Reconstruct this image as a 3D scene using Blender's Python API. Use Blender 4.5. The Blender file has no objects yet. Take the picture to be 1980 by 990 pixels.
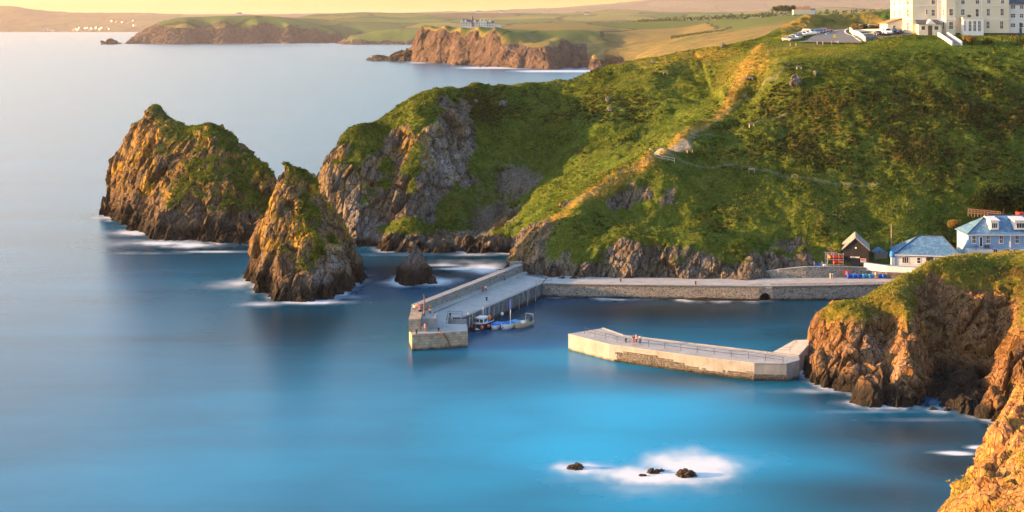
import bpy, bmesh, math, random
import numpy as np
from mathutils import Vector, Matrix
random.seed(7)
rng = np.random.default_rng(11)
SC = bpy.context.scene
COL = SC.collection
# ---------------------------------------------------------------- camera model (level camera with lens shift, 60 m above the sea)
FPX, HOR, CX, EYE = 2600.0, 48.0, 990.0, 60.0
def P(px, py, d):
    return ((px-CX)/FPX*d, d, EYE-(py-HOR)/FPX*d)
def Wz(px, py, z):
    d = (EYE-z)*FPX/(py-HOR)
    return ((px-CX)/FPX*d, d, z)
cam = bpy.data.cameras.new('camera'); camo = bpy.data.objects.new('camera', cam); COL.objects.link(camo)
camo.location = (0, 0, EYE); camo.rotation_euler = (math.pi/2, 0, 0)
cam.sensor_width = 36; cam.sensor_fit = 'HORIZONTAL'; cam.lens = 36*FPX/1980
cam.shift_y = -(495-HOR)/1980
cam.clip_start = 1; cam.clip_end = 120000
SC.camera = camo
# ---------------------------------------------------------------- object helpers
def tag(o, label=None, cat=None, group=None, kind=None):
    if label: o['label'] = label
    if cat: o['category'] = cat
    if group: o['group'] = group
    if kind: o['kind'] = kind
    return o
def empty(name, loc, rz=0.0, label=None, cat=None, group=None):
    o = bpy.data.objects.new(name, None); COL.objects.link(o)
    o.location = loc; o.rotation_euler = (0, 0, rz)
    return tag(o, label, cat, group)
class MB:
    """collects shapes; build() links them as ONE mesh object"""
    def __init__(s): s.v=[]; s.f=[]; s.mi=[]
    def add(s, vs, fs, m=0):
        b=len(s.v); s.v+= [tuple(v) for v in vs]; s.f+=[tuple(b+i for i in f) for f in fs]; s.mi+=[m]*len(fs); return s
    def box(s, x0,x1,y0,y1,z0,z1, m=0):
        vs=[(x0,y0,z0),(x1,y0,z0),(x1,y1,z0),(x0,y1,z0),(x0,y0,z1),(x1,y0,z1),(x1,y1,z1),(x0,y1,z1)]
        return s.add(vs,[(0,3,2,1),(4,5,6,7),(0,1,5,4),(1,2,6,5),(2,3,7,6),(3,0,4,7)],m)
    def prism(s, pts, z0, z1, m=0):
        """pts: CCW plan polygon; z0,z1 numbers or lists"""
        n=len(pts)
        a=z0 if isinstance(z0,(list,tuple)) else [z0]*n
        b=z1 if isinstance(z1,(list,tuple)) else [z1]*n
        vs=[(p[0],p[1],a[i]) for i,p in enumerate(pts)]+[(p[0],p[1],b[i]) for i,p in enumerate(pts)]
        fs=[tuple(range(n-1,-1,-1)),tuple(range(n,2*n))]+[(i,(i+1)%n,n+(i+1)%n,n+i) for i in range(n)]
        return s.add(vs,fs,m)
    def extrude(s, prof, y0, y1, m=0):
        """prof in (x,z), counter-clockwise seen from -y, along y"""
        n=len(prof)
        vs=[(x,y0,z) for x,z in prof]+[(x,y1,z) for x,z in prof]
        fs=[tuple(range(n)),tuple(range(2*n-1,n-1,-1))]+[((i+1)%n,i,n+i,n+(i+1)%n) for i in range(n)]
        return s.add(vs,fs,m)
    def tube(s, pts, r, n=6, m=0, cap=True):
        pts=[Vector(p) for p in pts]; rs=r if isinstance(r,(list,tuple)) else [r]*len(pts)
        vs=[]; 
        for i,p in enumerate(pts):
            d=(pts[min(i+1,len(pts)-1)]-pts[max(i-1,0)]).normalized()
            u=d.cross(Vector((0,0,1)) if abs(d.z)<.95 else Vector((1,0,0))).normalized(); w=d.cross(u)
            for k in range(n):
                a=2*math.pi*k/n; vs.append(p+(u*math.cos(a)+w*math.sin(a))*rs[i])
        fs=[]
        for i in range(len(pts)-1):
            for k in range(n):
                k2=(k+1)%n; fs.append((i*n+k,(i+1)*n+k,(i+1)*n+k2,i*n+k2))
        if cap: fs+= [tuple(range(n)), tuple(range(len(pts)*n-1,(len(pts)-1)*n-1,-1))]
        return s.add(vs,fs,m)
    def lathe(s, prof, n=12, m=0, c=(0,0,0)):
        vs=[]
        for r,z in prof:
            for k in range(n):
                a=2*math.pi*k/n; vs.append((c[0]+r*math.cos(a),c[1]+r*math.sin(a),c[2]+z))
        fs=[]
        for i in range(len(prof)-1):
            for k in range(n):
                k2=(k+1)%n; fs.append((i*n+k,i*n+k2,(i+1)*n+k2,(i+1)*n+k))
        fs+=[tuple(range(n-1,-1,-1)), tuple(range((len(prof)-1)*n,len(prof)*n))]
        return s.add(vs,fs,m)
    def quad(s,a,b,c,d,m=0): return s.add([a,b,c,d],[(0,1,2,3)],m)
    def build(s, name, mats, parent=None, bevel=0.0, smooth=False):
        me=bpy.data.meshes.new(name); me.from_pydata(s.v,[],s.f); 
        for mt in (mats if isinstance(mats,(list,tuple)) else [mats]): me.materials.append(mt)
        if any(s.mi): me.polygons.foreach_set('material_index', s.mi)
        me.update()
        if smooth: me.polygons.foreach_set('use_smooth',[True]*len(s.f))
        o=bpy.data.objects.new(name,me); COL.objects.link(o)
        if parent is not None: o.parent=parent
        if bevel>0:
            b=o.modifiers.new('bevel','BEVEL'); b.width=bevel; b.segments=2; b.limit_method='ANGLE'
        return o
KIDS={}
def children_of(o): return [c for c in COL.objects if c.parent==o]
def copy_tree(o, parent=None):
    c=o.copy(); COL.objects.link(c); c.parent=parent
    for ch in list(o.children): copy_tree(ch,c)
    return c
# ---------------------------------------------------------------- numpy noise
def _h(ix,iy,iz,seed):
    h=(ix*374761393+iy*668265263+iz*2147483647+seed*1274126177)&0xFFFFFFFF
    h=((h^(h>>13))*1274126177)&0xFFFFFFFF
    h=((h^(h>>16))*2246822519)&0xFFFFFFFF
    return h^(h>>15)
_G=np.array([[1,1,0],[-1,1,0],[1,-1,0],[-1,-1,0],[1,0,1],[-1,0,1],[1,0,-1],[-1,0,-1],[0,1,1],[0,-1,1],[0,1,-1],[0,-1,-1],[1,1,0],[-1,1,0],[0,-1,1],[0,-1,-1]],float)
def gnoise(p, seed=0):
    i=np.floor(p).astype(np.int64); f=p-i; u=f*f*f*(f*(f*6-15)+10)
    out=np.zeros(len(p))
    for dx in (0,1):
        wx=u[:,0] if dx else 1-u[:,0]
        for dy in (0,1):
            wy=u[:,1] if dy else 1-u[:,1]
            for dz in (0,1):
                wz=u[:,2] if dz else 1-u[:,2]
                g=_G[_h(i[:,0]+dx,i[:,1]+dy,i[:,2]+dz,seed)&15]
                out+=wx*wy*wz*(g[:,0]*(f[:,0]-dx)+g[:,1]*(f[:,1]-dy)+g[:,2]*(f[:,2]-dz))
    return out
_R=np.array([[0.8,0.6,0],[-0.48,0.64,0.6],[0.36,-0.48,0.8]])
def fbm(p, scale, octs=4, seed=0, gain=.5, ridged=False):
    q=p/scale; a=1.0; s=np.zeros(len(p)); t=0
    for o in range(octs):
        n=gnoise(q,seed+o*17)
        if ridged: n=0.5-np.abs(n)*1.6
        s+=a*n; t+=a; a*=gain; q=(q@_R.T)*2.03+13.7
    return s/t*(1.6 if not ridged else 2)
def worley(p, seed=0):
    """F1, F2, and a random 3-vector of the nearest cell and the offset to its centre"""
    i=np.floor(p).astype(np.int64)
    n=len(p); f1=np.full(n,9.); f2=np.full(n,9.); cid=np.zeros((n,3)); off=np.zeros((n,3))
    for dx in (-1,0,1):
        for dy in (-1,0,1):
            for dz in (-1,0,1):
                cx,cy,cz=i[:,0]+dx,i[:,1]+dy,i[:,2]+dz
                h=_h(cx,cy,cz,seed); h2=_h(cx,cy,cz,seed+101)
                j=np.stack([(h&1023)/1023.,((h>>10)&1023)/1023.,((h>>20)&1023)/1023.],1)
                d=p-(np.stack([cx,cy,cz],1)+j); r=np.sqrt((d*d).sum(1))
                m=r<f1
                f2=np.where(m,f1,np.minimum(f2,r)); f1=np.where(m,r,f1)
                rv=np.stack([(h2&1023)/1023.,((h2>>10)&1023)/1023.,((h2>>20)&1023)/1023.],1)*2-1
                cid=np.where(m[:,None],rv,cid); off=np.where(m[:,None],d,off)
    return f1,f2,cid,off
def blocks(p, scale, seed, axis=None):
    """faceted displacement of jointed rock: every cell its own tilted plane"""
    q=p/np.asarray(scale)
    f1,f2,c,o=worley(q,seed)
    d=(c*o).sum(1)*1.1+c[:,0]*.35
    crack=np.clip((f2-f1)/.12,0,1)
    return d-(1-crack)*.35
def sstep(a,b,x):
    t=np.clip((x-a)/(b-a),0,1); return t*t*(3-2*t)
# ---------------------------------------------------------------- radial basis interpolation of surveyed heights
class Rbf:
    def __init__(s, pts, c=3.0, lam=1e-3, su=1.0, sv=1.0):
        pts=np.asarray(pts,float); s.su,s.sv,s.c=su,sv,c
        s.xy=pts[:,:2]*[su,sv]
        d=np.sqrt(((s.xy[:,None]-s.xy[None])**2).sum(2)+c*c); n=len(pts)
        A=np.zeros((n+3,n+3)); A[:n,:n]=-d+np.eye(n)*-lam*-1; A[:n,n]=1; A[:n,n+1:]=s.xy; A[n,:n]=1; A[n+1:,:n]=s.xy.T
        b=np.zeros(n+3); b[:n]=pts[:,2]
        s.w=np.linalg.lstsq(A,b,rcond=None)[0]; s.n=n
    def __call__(s,x,y):
        q=np.stack([np.ravel(x)*s.su,np.ravel(y)*s.sv],1); out=np.empty(len(q))
        for a in range(0,len(q),20000):
            k=q[a:a+20000]
            d=np.sqrt(((k[:,None]-s.xy[None])**2).sum(2)+s.c*s.c)
            out[a:a+20000]=-d@s.w[:s.n]+s.w[s.n]+k@s.w[s.n+1:]
        return out.reshape(np.shape(x))
def dens(poly, step):
    """densify a polyline of world points"""
    out=[]
    for a,b in zip(poly[:-1],poly[1:]):
        a=np.array(a,float); b=np.array(b,float); n=max(1,int(np.hypot(*(b-a)[:2])/step))
        for k in range(n): out.append(tuple(a+(b-a)*k/n))
    out.append(tuple(poly[-1])); return out
def dist_poly(x,y,poly):
    d=np.full(np.shape(x),1e9)
    for a,b in zip(poly[:-1],poly[1:]):
        ax,ay,bx,by=a[0],a[1],b[0],b[1]; l=(bx-ax)**2+(by-ay)**2+1e-9
        t=np.clip(((x-ax)*(bx-ax)+(y-ay)*(by-ay))/l,0,1)
        d=np.minimum(d,np.hypot(x-ax-t*(bx-ax),y-ay-t*(by-ay)))
    return d
def grid_normals(V,nc,nr):
    G=V.reshape(nc,nr,3)
    du=np.gradient(G,axis=0); dv=np.gradient(G,axis=1)
    n=np.cross(du,dv); n/=np.linalg.norm(n,axis=2,keepdims=True)+1e-9
    n[n[:,:,2]<-.2]*=1
    return n.reshape(-1,3)
def blur(a,k,axis):
    if k<1: return a
    a=np.asarray(a,float); pad=[(0,0)]*a.ndim; pad[axis]=(k,k)
    c=np.cumsum(np.pad(a,pad,mode='edge'),axis=axis); n=2*k+1
    z=np.zeros_like(np.take(c,[0],axis=axis)); c=np.concatenate([z,c],axis=axis)
    m=a.shape[axis]
    return (np.take(c,range(n,n+m),axis=axis)-np.take(c,range(0,m),axis=axis))/n
def mesh_from_grid(name,V,nc,nr,mat,attrs,keep=None,parent=None,extra=None):
    idx=np.arange(nc*nr).reshape(nc,nr)
    F=np.stack([idx[:-1,:-1],idx[1:,:-1],idx[1:,1:],idx[:-1,1:]],2).reshape(-1,4)
    if keep is not None:
        k=keep[F].any(1); F=F[k]
    used=np.zeros(len(V),bool); used[F.ravel()]=True; mp=np.cumsum(used)-1
    V2=V[used]; F=mp[F]
    me=bpy.data.meshes.new(name)
    me.vertices.add(len(V2)); me.vertices.foreach_set('co',V2.astype(np.float32).ravel())
    me.loops.add(F.size); me.loops.foreach_set('vertex_index',F.astype(np.int32).ravel())
    me.polygons.add(len(F)); me.polygons.foreach_set('loop_start',np.arange(0,F.size,4,dtype=np.int32)); me.polygons.foreach_set('loop_total',np.full(len(F),4,np.int32))
    sm=np.ones(len(F),bool)
    if 'rock' in attrs: sm=np.asarray(attrs['rock'])[used][F].mean(1)<.55
    me.polygons.foreach_set('use_smooth',sm)
    me.update(calc_edges=True)
    for k,a in attrs.items():
        at=me.attributes.new(k,'FLOAT','POINT'); at.data.foreach_set('value',np.asarray(a,np.float32)[used])
    me.materials.append(mat)
    o=bpy.data.objects.new(name,me); COL.objects.link(o)
    if parent: o.parent=parent
    return o
def relief(name, ctrl, pxr, dr, nc, nr, mat, c=3.0, dd=.6, carve=None, macro=None, detail=None, masks=None, wfun=None, under=-2.5, scale_d=1.0):
    """a landmass: heights interpolated from ctrl, sampled on fans from the look-out point with rows spread by arc length,
    then broken up by rock and turf relief along the surface normal"""
    R=ctrl if callable(ctrl) else Rbf(ctrl,c)
    cols=np.linspace(pxr[0],pxr[1],nc); tx=(cols-CX)/FPX
    c3=max(8,nc//3); colc=np.linspace(pxr[0],pxr[1],c3); txc=(colc-CX)/FPX
    nd=int((dr[1]-dr[0])/dd)+1; D=np.linspace(dr[0],dr[1],nd)
    Xc=txc[:,None]*D[None]; Yc=np.broadcast_to(D[None],Xc.shape)
    Hc=R(Xc,Yc)
    pos=(cols-pxr[0])/(pxr[1]-pxr[0])*(c3-1); i0=np.clip(np.floor(pos).astype(int),0,c3-2); fr=(pos-i0)[:,None]
    H=Hc[i0]*(1-fr)+Hc[i0+1]*fr
    X=tx[:,None]*D[None]; Y=np.broadcast_to(D[None],X.shape)
    if macro is not None: H=H+macro(X,Y,H)
    dz=np.diff(H,axis=1); w=np.sqrt((np.diff(D)[None]*scale_d)**2+dz**2)
    hm=(H[:,1:]+H[:,:-1])/2
    w=w*np.where(hm<under,.12,1.0)
    if wfun is not None: w=w*wfun(X[:,1:],Y[:,1:],hm)
    w=blur(w,6,0)
    S=np.concatenate([np.zeros((nc,1)),np.cumsum(w,1)],1); S/=S[:,-1:]
    t=np.linspace(0,1,nr)
    Dn=np.empty((nc,nr)); Zn=np.empty((nc,nr))
    for i in range(nc):
        Dn[i]=np.interp(t,S[i],D); Zn[i]=np.interp(Dn[i],D,H[i])
    V=np.stack([tx[:,None]*Dn,Dn,Zn],2).reshape(-1,3)
    N=grid_normals(V,nc,nr)
    # smoothed normal for displacement
    Ng=N.reshape(nc,nr,3); Nb=blur(blur(Ng,4,0),4,1); Nb/=np.linalg.norm(Nb,axis=2,keepdims=True); Nb=Nb.reshape(-1,3)
    at=masks(V,Nb) if masks else {}
    if detail is not None: V=V+Nb*detail(V,Nb,at)[:,None]
    return mesh_from_grid(name,V,nc,nr,mat,at,keep=V[:,2]>under)
# ---------------------------------------------------------------- materials
class NT:
    def __init__(s, name, world=False):
        s.m=bpy.data.materials.new(name); s.m.use_nodes=True; s.t=s.m.node_tree; s.n=s.t.nodes; s.n.clear()
        s.out=s.n.new('ShaderNodeOutputMaterial')
    def new(s,t,**k):
        x=s.n.new(t)
        for a,b in k.items(): setattr(x,a,b)
        return x
    def put(s,node,key,val):
        i=node.inputs[key]
        if hasattr(val,'is_linked') or isinstance(val,bpy.types.NodeSocket): s.t.links.new(val,i)
        else: i.default_value=val
    def attr(s,name): return s.new('ShaderNodeAttribute',attribute_name=name).outputs['Fac']
    def pos(s): return s.new('ShaderNodeNewGeometry').outputs['Position']
    def obj(s): return s.new('ShaderNodeTexCoord').outputs['Object']
    def mapping(s,vec,scale=(1,1,1),rot=(0,0,0),loc=(0,0,0)):
        m=s.new('ShaderNodeMapping'); s.put(m,'Vector',vec); m.inputs['Scale'].default_value=scale; m.inputs['Rotation'].default_value=rot; m.inputs['Location'].default_value=loc
        return m.outputs[0]
    def noise(s,vec,scale,detail=4,rough=.55,dist=0.0,col=False):
        x=s.new('ShaderNodeTexNoise'); s.put(x,'Vector',vec); s.put(x,'Scale',scale); s.put(x,'Detail',detail); s.put(x,'Roughness',rough); s.put(x,'Distortion',dist)
        return x.outputs['Color' if col else 0]
    def voro(s,vec,scale,feature='F1',out='Distance',dims='3D'):
        x=s.new('ShaderNodeTexVoronoi',feature=feature,voronoi_dimensions=dims); s.put(x,'Vector',vec); s.put(x,'Scale',scale); return x.outputs[out]
    def math(s,op,a,b=None,clamp=False):
        x=s.new('ShaderNodeMath',operation=op,use_clamp=clamp); s.put(x,0,a)
        if b is not None: s.put(x,1,b)
        return x.outputs[0]
    def ss(s,v,a,b,lo=0.0,hi=1.0):
        x=s.new('ShaderNodeMapRange',interpolation_type='SMOOTHSTEP'); s.put(x,'Value',v); s.put(x,'From Min',a); s.put(x,'From Max',b); s.put(x,'To Min',lo); s.put(x,'To Max',hi); return x.outputs[0]
    def mix(s,f,a,b,mode='MIX'):
        x=s.new('ShaderNodeMix',data_type='RGBA',blend_type=mode); s.put(x,0,f)
        for i,v in ((6,a),(7,b)):
            if isinstance(v,bpy.types.NodeSocket): s.t.links.new(v,x.inputs[i])
            else: x.inputs[i].default_value=(*v[:3],1)
        return x.outputs[2]
    def ramp(s,f,stops):
        x=s.new('ShaderNodeValToRGB'); s.put(x,0,f); e=x.color_ramp.elements
        while len(e)<len(stops): e.new(.5)
        for k,(p,c) in enumerate(stops): e[k].position=p; e[k].color=(*c[:3],1)
        return x.outputs[0]
    def bump(s,h,strength=.5,dist=.1,normal=None):
        x=s.new('ShaderNodeBump'); s.put(x,'Height',h); s.put(x,'Strength',strength); s.put(x,'Distance',dist)
        if normal is not None: s.put(x,'Normal',normal)
        return x.outputs[0]
    def bsdf(s,col,rough=.9,normal=None,spec=.3,metal=0.0,**kw):
        x=s.new('ShaderNodeBsdfPrincipled')
        if isinstance(col,bpy.types.NodeSocket): s.put(x,'Base Color',col)
        else: x.inputs['Base Color'].default_value=(*col[:3],1)
        s.put(x,'Roughness',rough); s.put(x,'Specular IOR Level',spec); s.put(x,'Metallic',metal)
        if normal is not None: s.put(x,'Normal',normal)
        for k,v in kw.items(): s.put(x,k.replace('_',' '),v)
        s.t.links.new(x.outputs[0],s.out.inputs[0]); return s.m
    def hsv(s,col,h=.5,sat=1.0,v=1.0):
        x=s.new('ShaderNodeHueSaturation'); s.put(x,'Hue',h); s.put(x,'Saturation',sat); s.put(x,'Value',v); s.put(x,'Color',col); return x.outputs[0]

def land_material(name, grass=((.030,.048,.008),(.090,.135,.014),(.20,.185,.04)), heath=((.065,.042,.014),(.13,.075,.022)),
                  rock=((.040,.033,.027),(.145,.115,.09),(.33,.28,.23)), lichen=((.24,.15,.025),(.30,.20,.05)), grain=1.0, lush=((.055,.115,.009),(.135,.20,.016)), rusty=.55):
    n=NT(name); p=n.pos(); g=grain
    n1=n.noise(p,.045/g,5,.6); n2=n.noise(p,.35/g,5,.65); n3=n.noise(p,1.6/g,4,.7); n4=n.noise(p,5.0/g,3,.7)
    # turf
    m1=n.math('ADD',n.math('MULTIPLY',n2,.55),n.math('MULTIPLY',n3,.45))
    turf=n.ramp(m1,[(.33,grass[0]),(.52,grass[1]),(.70,grass[2])])
    lu=n.ramp(m1,[(.35,grass[0]),(.48,lush[0]),(.68,lush[1])])
    turf=n.mix(n.attr('lush'),turf,lu)
    straw=n.ss(n.noise(p,.9/g,4,.7),.55,.75)
    turf=n.mix(n.math('MULTIPLY',straw,n.attr('straw')),turf,grass[2])
    hea=n.ramp(n.math('ADD',n.math('MULTIPLY',n3,.6),n.math('MULTIPLY',n2,.4)),[(.35,(.022,.026,.008)),(.5,heath[0]),(.66,heath[1])])
    hf=n.ss(n.math('ADD',n.attr('heath'),n.math('MULTIPLY',n.math('SUBTRACT',n2,.5),1.6)),.35,.75)
    turf=n.mix(hf,turf,hea)
    gd=n.math('MULTIPLY',n.attr('gold'),n.ss(m1,.30,.55)); turf=n.mix(gd,turf,n.ramp(n4,[(.3,(.30,.17,.03)),(.7,(.46,.30,.07))]))
    # rock with joints and pale bands
    pr=n.mapping(p,scale=(1,1,.28),rot=(.2,.45,.2))
    r1=n.noise(pr,.5/g,6,.7,.6); r2=n.noise(pr,2.2/g,5,.75,.3)
    rr=n.math('ADD',n.math('MULTIPLY',r1,.5),n.math('MULTIPLY',r2,.5))
    rk=n.ramp(rr,[(.30,rock[0]),(.5,rock[1]),(.68,rock[2])])
    rk=n.mix(n.math('MULTIPLY',n.attr('pale'),.8),rk,n.ramp(rr,[(.3,(.10,.10,.11)),(.48,(.30,.30,.31)),(.65,(.55,.55,.54))]))
    rust=n.ss(n.noise(p,.16/g,4,.6),.48,.62)
    rk=n.mix(n.math('MULTIPLY',rust,rusty),rk,n.ramp(rr,[(.3,(.06,.035,.02)),(.55,(.20,.115,.055)),(.7,(.33,.21,.11))]))
    lf=n.math('MULTIPLY',n.ss(n.math('ADD',n.math('MULTIPLY',n.noise(p,.22/g,4,.6),.6),n.math('MULTIPLY',n.noise(p,1.1/g,4,.75),.4)),.44,.58),n.attr('lichen'))
    rk=n.mix(lf,rk,n.ramp(n4,[(.3,lichen[0]),(.7,lichen[1])]))
    vor=n.voro(pr,.8/g,'DISTANCE_TO_EDGE')
    crack=n.ss(vor,.0,.06)
    rk=n.mix(n.math('SUBTRACT',1.0,crack),rk,rock[0])
    rk=n.mix(n.attr('wet'),rk,n.ramp(rr,[(.35,(.008,.008,.007)),(.55,(.03,.026,.022)),(.72,(.075,.06,.045))]))
    # turf clings where the rock flattens
    rf=n.ss(n.math('ADD',n.attr('rock'),n.math('MULTIPLY',n.math('SUBTRACT',n.math('ADD',n.math('MULTIPLY',n2,.5),n.math('MULTIPLY',n3,.5)),.5),1.5)),.38,.62)
    col=n.mix(rf,turf,rk)
    sc=n.mix(n.ss(n3,.35,.65),(.10,.085,.07),(.20,.18,.15))
    col=n.mix(n.ss(n.math('ADD',n.attr('scree'),n.math('MULTIPLY',n.math('SUBTRACT',n2,.5),1.2)),.4,.7),col,sc)
    col=n.mix(n.attr('path'),col,n.mix(n.ss(n3,.3,.7),(.20,.18,.13),(.36,.34,.29)))
    big=n.ss(n1,.3,.7,.78,1.22)
    bg=n.new('ShaderNodeMix',data_type='RGBA',blend_type='MULTIPLY'); n.put(bg,0,1.0); n.t.links.new(col,bg.inputs[6])
    cb=n.new('ShaderNodeCombineColor'); 
    for k in range(3): n.put(cb,k,big)
    n.t.links.new(cb.outputs[0],bg.inputs[7]); col=bg.outputs[2]
    hr=n.math('ADD',n.math('MULTIPLY',r2,.6),n.math('ADD',n.math('MULTIPLY',n4,.25),n.math('MULTIPLY',crack,.25)))
    hg=n.math('ADD',n.math('MULTIPLY',n3,.5),n.math('MULTIPLY',n4,.6))
    hh=n.new('ShaderNodeMix',data_type='FLOAT'); n.put(hh,0,rf); n.put(hh,2,hg); n.put(hh,3,hr)
    b=n.bump(hh.outputs[0],1.0,.8*g)
    return n.bsdf(col,.92,b,.15)
def simple(name,col,rough=.7,var=.25,scale=2.0,metal=0.0,spec=.3,bump=0.0,coord='obj',emit=None,stretch=(1,1,1)):
    n=NT(name); p=n.obj() if coord=='obj' else n.pos(); p=n.mapping(p,stretch)
    f=n.noise(p,scale,5,.65)
    a=tuple(c*(1-var) for c in col); b=tuple(min(1,c*(1+var)) for c in col)
    c=n.ramp(f,[(.3,a),(.7,b)])
    nb=n.bump(n.noise(p,scale*4,4,.7),bump,.05) if bump else None
    m=n.bsdf(c,rough,nb,spec,metal)
    return m
def glow(name,col,strength):
    n=NT(name); e=n.new('ShaderNodeEmission'); n.put(e,'Color',(*col,1)); n.put(e,'Strength',strength); n.t.links.new(e.outputs[0],n.out.inputs[0]); return n.m
# ---------------------------------------------------------------- landforms
def L(pts, step=4.0):   # list of (px,py,D) -> dense world points
    return dens([P(*p) for p in pts], step)
def S(pts, z=0.0, step=4.0, front=5.0, deep=-7.0):  # shoreline pixels -> points at sea level plus sea bed in front
    w=dens([Wz(a,b,z) for a,b in pts], step)
    return w+[(x*(y-front)/y, y-front, deep) for x,y,_ in w[::2]]
M_head=land_material('headland_turf_and_rock',rusty=.28,rock=((.034,.031,.030),(.135,.122,.108),(.33,.30,.265)))
M_cliff=land_material('harbour_cliff_turf_and_rock', lichen=((.34,.16,.02),(.36,.24,.04)), grass=((.06,.055,.010),(.16,.135,.018),(.32,.22,.05)), rock=((.035,.022,.014),(.21,.115,.055),(.42,.255,.13)), grain=.75)
M_near=land_material('near_cliff_turf_and_rock', lichen=((.45,.24,.03),(.5,.36,.06)), grass=((.10,.085,.012),(.26,.19,.02),(.40,.28,.05)), rock=((.10,.05,.022),(.38,.20,.085),(.55,.36,.19)), grain=.4)
M_stack=land_material('sea_stack_turf_and_rock', lichen=((.36,.17,.015),(.40,.29,.03)), grass=((.035,.045,.012),(.07,.095,.02),(.16,.14,.045)), rock=((.035,.027,.02),(.13,.095,.065),(.28,.22,.16)))

# ---- main headland (the hill with the hotel on it)
H=[]
ridge=[(628,352,376),(640,290,384),(690,238,388),(740,233,392),(790,201,396),(850,184,402),(900,176,413),(960,169,424),(1060,160,437),(1140,141,441),(1260,116,444),(1340,98,443),(1390,90,443),(1440,84,436),(1500,82,420)]
H+=L(ridge)
H+=[(x*1.06+ -4, y+24, z-13) for x,y,z in [P(*p) for p in ridge[1:10]]]
H+=[(x*1.15-6, y+60, -6) for x,y,z in [P(*p) for p in ridge[1:7]]]
H+=[(x*1.02, y+26, z-4.5) for x,y,z in [P(*p) for p in ridge[10:14]]]
H+=[P(590,420,382)[:2]+(-7,), P(600,340,420)[:2]+(-7,), P(585,470,370)[:2]+(-7,)]
# cove waterline, left to right, then along the rock foot behind the quay
H+=S([(640,468),(700,476),(770,487),(850,489),(900,488),(950,489),(985,490)],front=6)
H+=S([(945,522),(962,524)],front=6)
H+=L([(1000,534,312),(1060,535,307),(1200,536,304),(1350,538,302),(1460,538,301)],5)
H+=[(x,302.6,1.3) for x in range(58,112,5)]+[(x,300,0.6) for x in range(58,112,6)]+[(x,304.9,4.75) for x in range(58,112,5)]+[(x,309,5.0) for x in range(60,112,6)]
H+=[(x*.985,y-6,1.2) for x,y,z in [P(1000,534,312),P(1060,535,307),P(1200,536,304),P(1350,538,302),P(1460,538,301)]]
H+=[(x*.93,y-24,-6) for x,y,z in [P(1000,534,312),P(1060,535,307),P(1200,536,304),P(1350,538,302),P(1460,538,301)]]
# rock band top behind the quay
H+=L([(1010,500,318),(1080,470,313),(1200,462,309),(1350,470,307),(1450,476,307),(1550,480,308),(1620,470,309)],6)
# ledge above it and slope
H+=L([(1090,415,327),(1180,420,325),(1300,438,321),(1400,445,319),(1560,440,320),(1700,432,322),(1840,400,327)],8)
H+=L([(1260,330,340),(1400,335,338),(1560,345,335),(1700,350,333),(1850,360,331),(1990,350,334),(2150,340,338)],10)
H+=L([(1440,230,362),(1560,240,354),(1700,250,349),(1850,250,348),(1990,240,350),(2150,230,353)],10)
H+=L([(1480,150,378),(1560,150,371),(1700,150,366),(1850,150,366),(1990,150,366),(2150,150,367)],10)
H+=L([(1500,96,398),(1600,92,392),(1660,91,387),(1760,93,383),(1850,96,381),(1990,98,381),(2150,100,381)],8)
H+=L([(1760,72,391),(1900,73,391),(2150,74,391)],10)
# spur with the footpath
H+=L([(1468,86,408),(1446,118,396),(1425,168,383),(1385,215,369),(1340,262,355),(1300,290,347),(1255,302,339),(1205,330,334),(1160,360,330),(1110,392,327),(1080,412,326),(1045,432,327),(1012,455,328),(985,490,329),(962,519,331)],3)
# right of spur
H+=L([(1470,170,379),(1420,230,366),(1370,275,354)],5)
# gully left of spur
H+=L([(1430,115,412),(1395,165,402),(1340,210,392),(1300,245,383),(1255,275,374),(1200,312,366),(1140,350,357),(1090,388,350),(1050,420,346),(1015,450,345),(1000,475,347)],4)
# second spur
H+=L([(1290,120,432),(1230,150,420),(1180,190,408),(1130,260,393),(1070,340,378),(1015,415,362),(985,455,355)],4)
# bowl
H+=L([(1000,250,405),(960,330,391),(935,400,378),(920,450,366)],5)
H+=L([(930,215,409),(908,250,401),(897,330,387),(890,400,374),(880,455,362)],5)
H+=L([(1080,240,411),(1040,310,396),(1000,380,380)],6)
H+=[P(960,200,416),P(1060,190,426),P(1120,180,425)]
# rib between the bowl and the seaward face
H+=L([(850,184,400),(833,240,386),(812,290,379),(795,330,374),(790,400,366),(785,450,360)],3)
H+=L([(880,240,396),(865,320,383),(856,400,373),(850,450,364)],4)
H+=L([(760,280,384),(745,350,376),(735,420,369)],4)
H+=L([(700,285,380),(690,350,374),(688,420,368),(690,460,365)],4)
H+=L([(655,320,379),(645,380,373),(640,440,370)],4)
# terrace, lawn, road and mound
H+=L([(1720,66,398),(1800,65,396),(1900,65,396),(2150,66,396)],10)
H+=[P(1760,57,440),P(1900,56,450),P(2100,56,450)]
H+=L([(1530,80,410),(1580,78,404),(1640,86,392)],6)
H+=L([(1560,70,420),(1610,68,420),(1650,68,418)],6)
H+=L([(1600,62,444),(1640,57,452),(1690,56,452)],6)
H+=L([(1494,68,446),(1520,50,458),(1552,31,472),(1600,28,482),(1650,27,492),(1720,22,520),(1800,20,540)],6)
H+=L([(1530,68,447),(1580,60,455),(1610,55,462),(1650,48,470)],6)
H+=[P(1500,69,480)[:2]+(50,),P(1560,60,520)[:2]+(50,),P(1660,60,560)[:2]+(52,),P(1800,60,600)[:2]+(54,)]
H+=[P(1300,105,700)[:2]+(38,),P(1420,90,640)[:2]+(41,),P(1500,90,640)[:2]+(44,),P(1200,120,560)[:2]+(26,),P(1100,150,560)[:2]+(5,),P(1000,150,520)[:2]+(-6,)]
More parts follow.
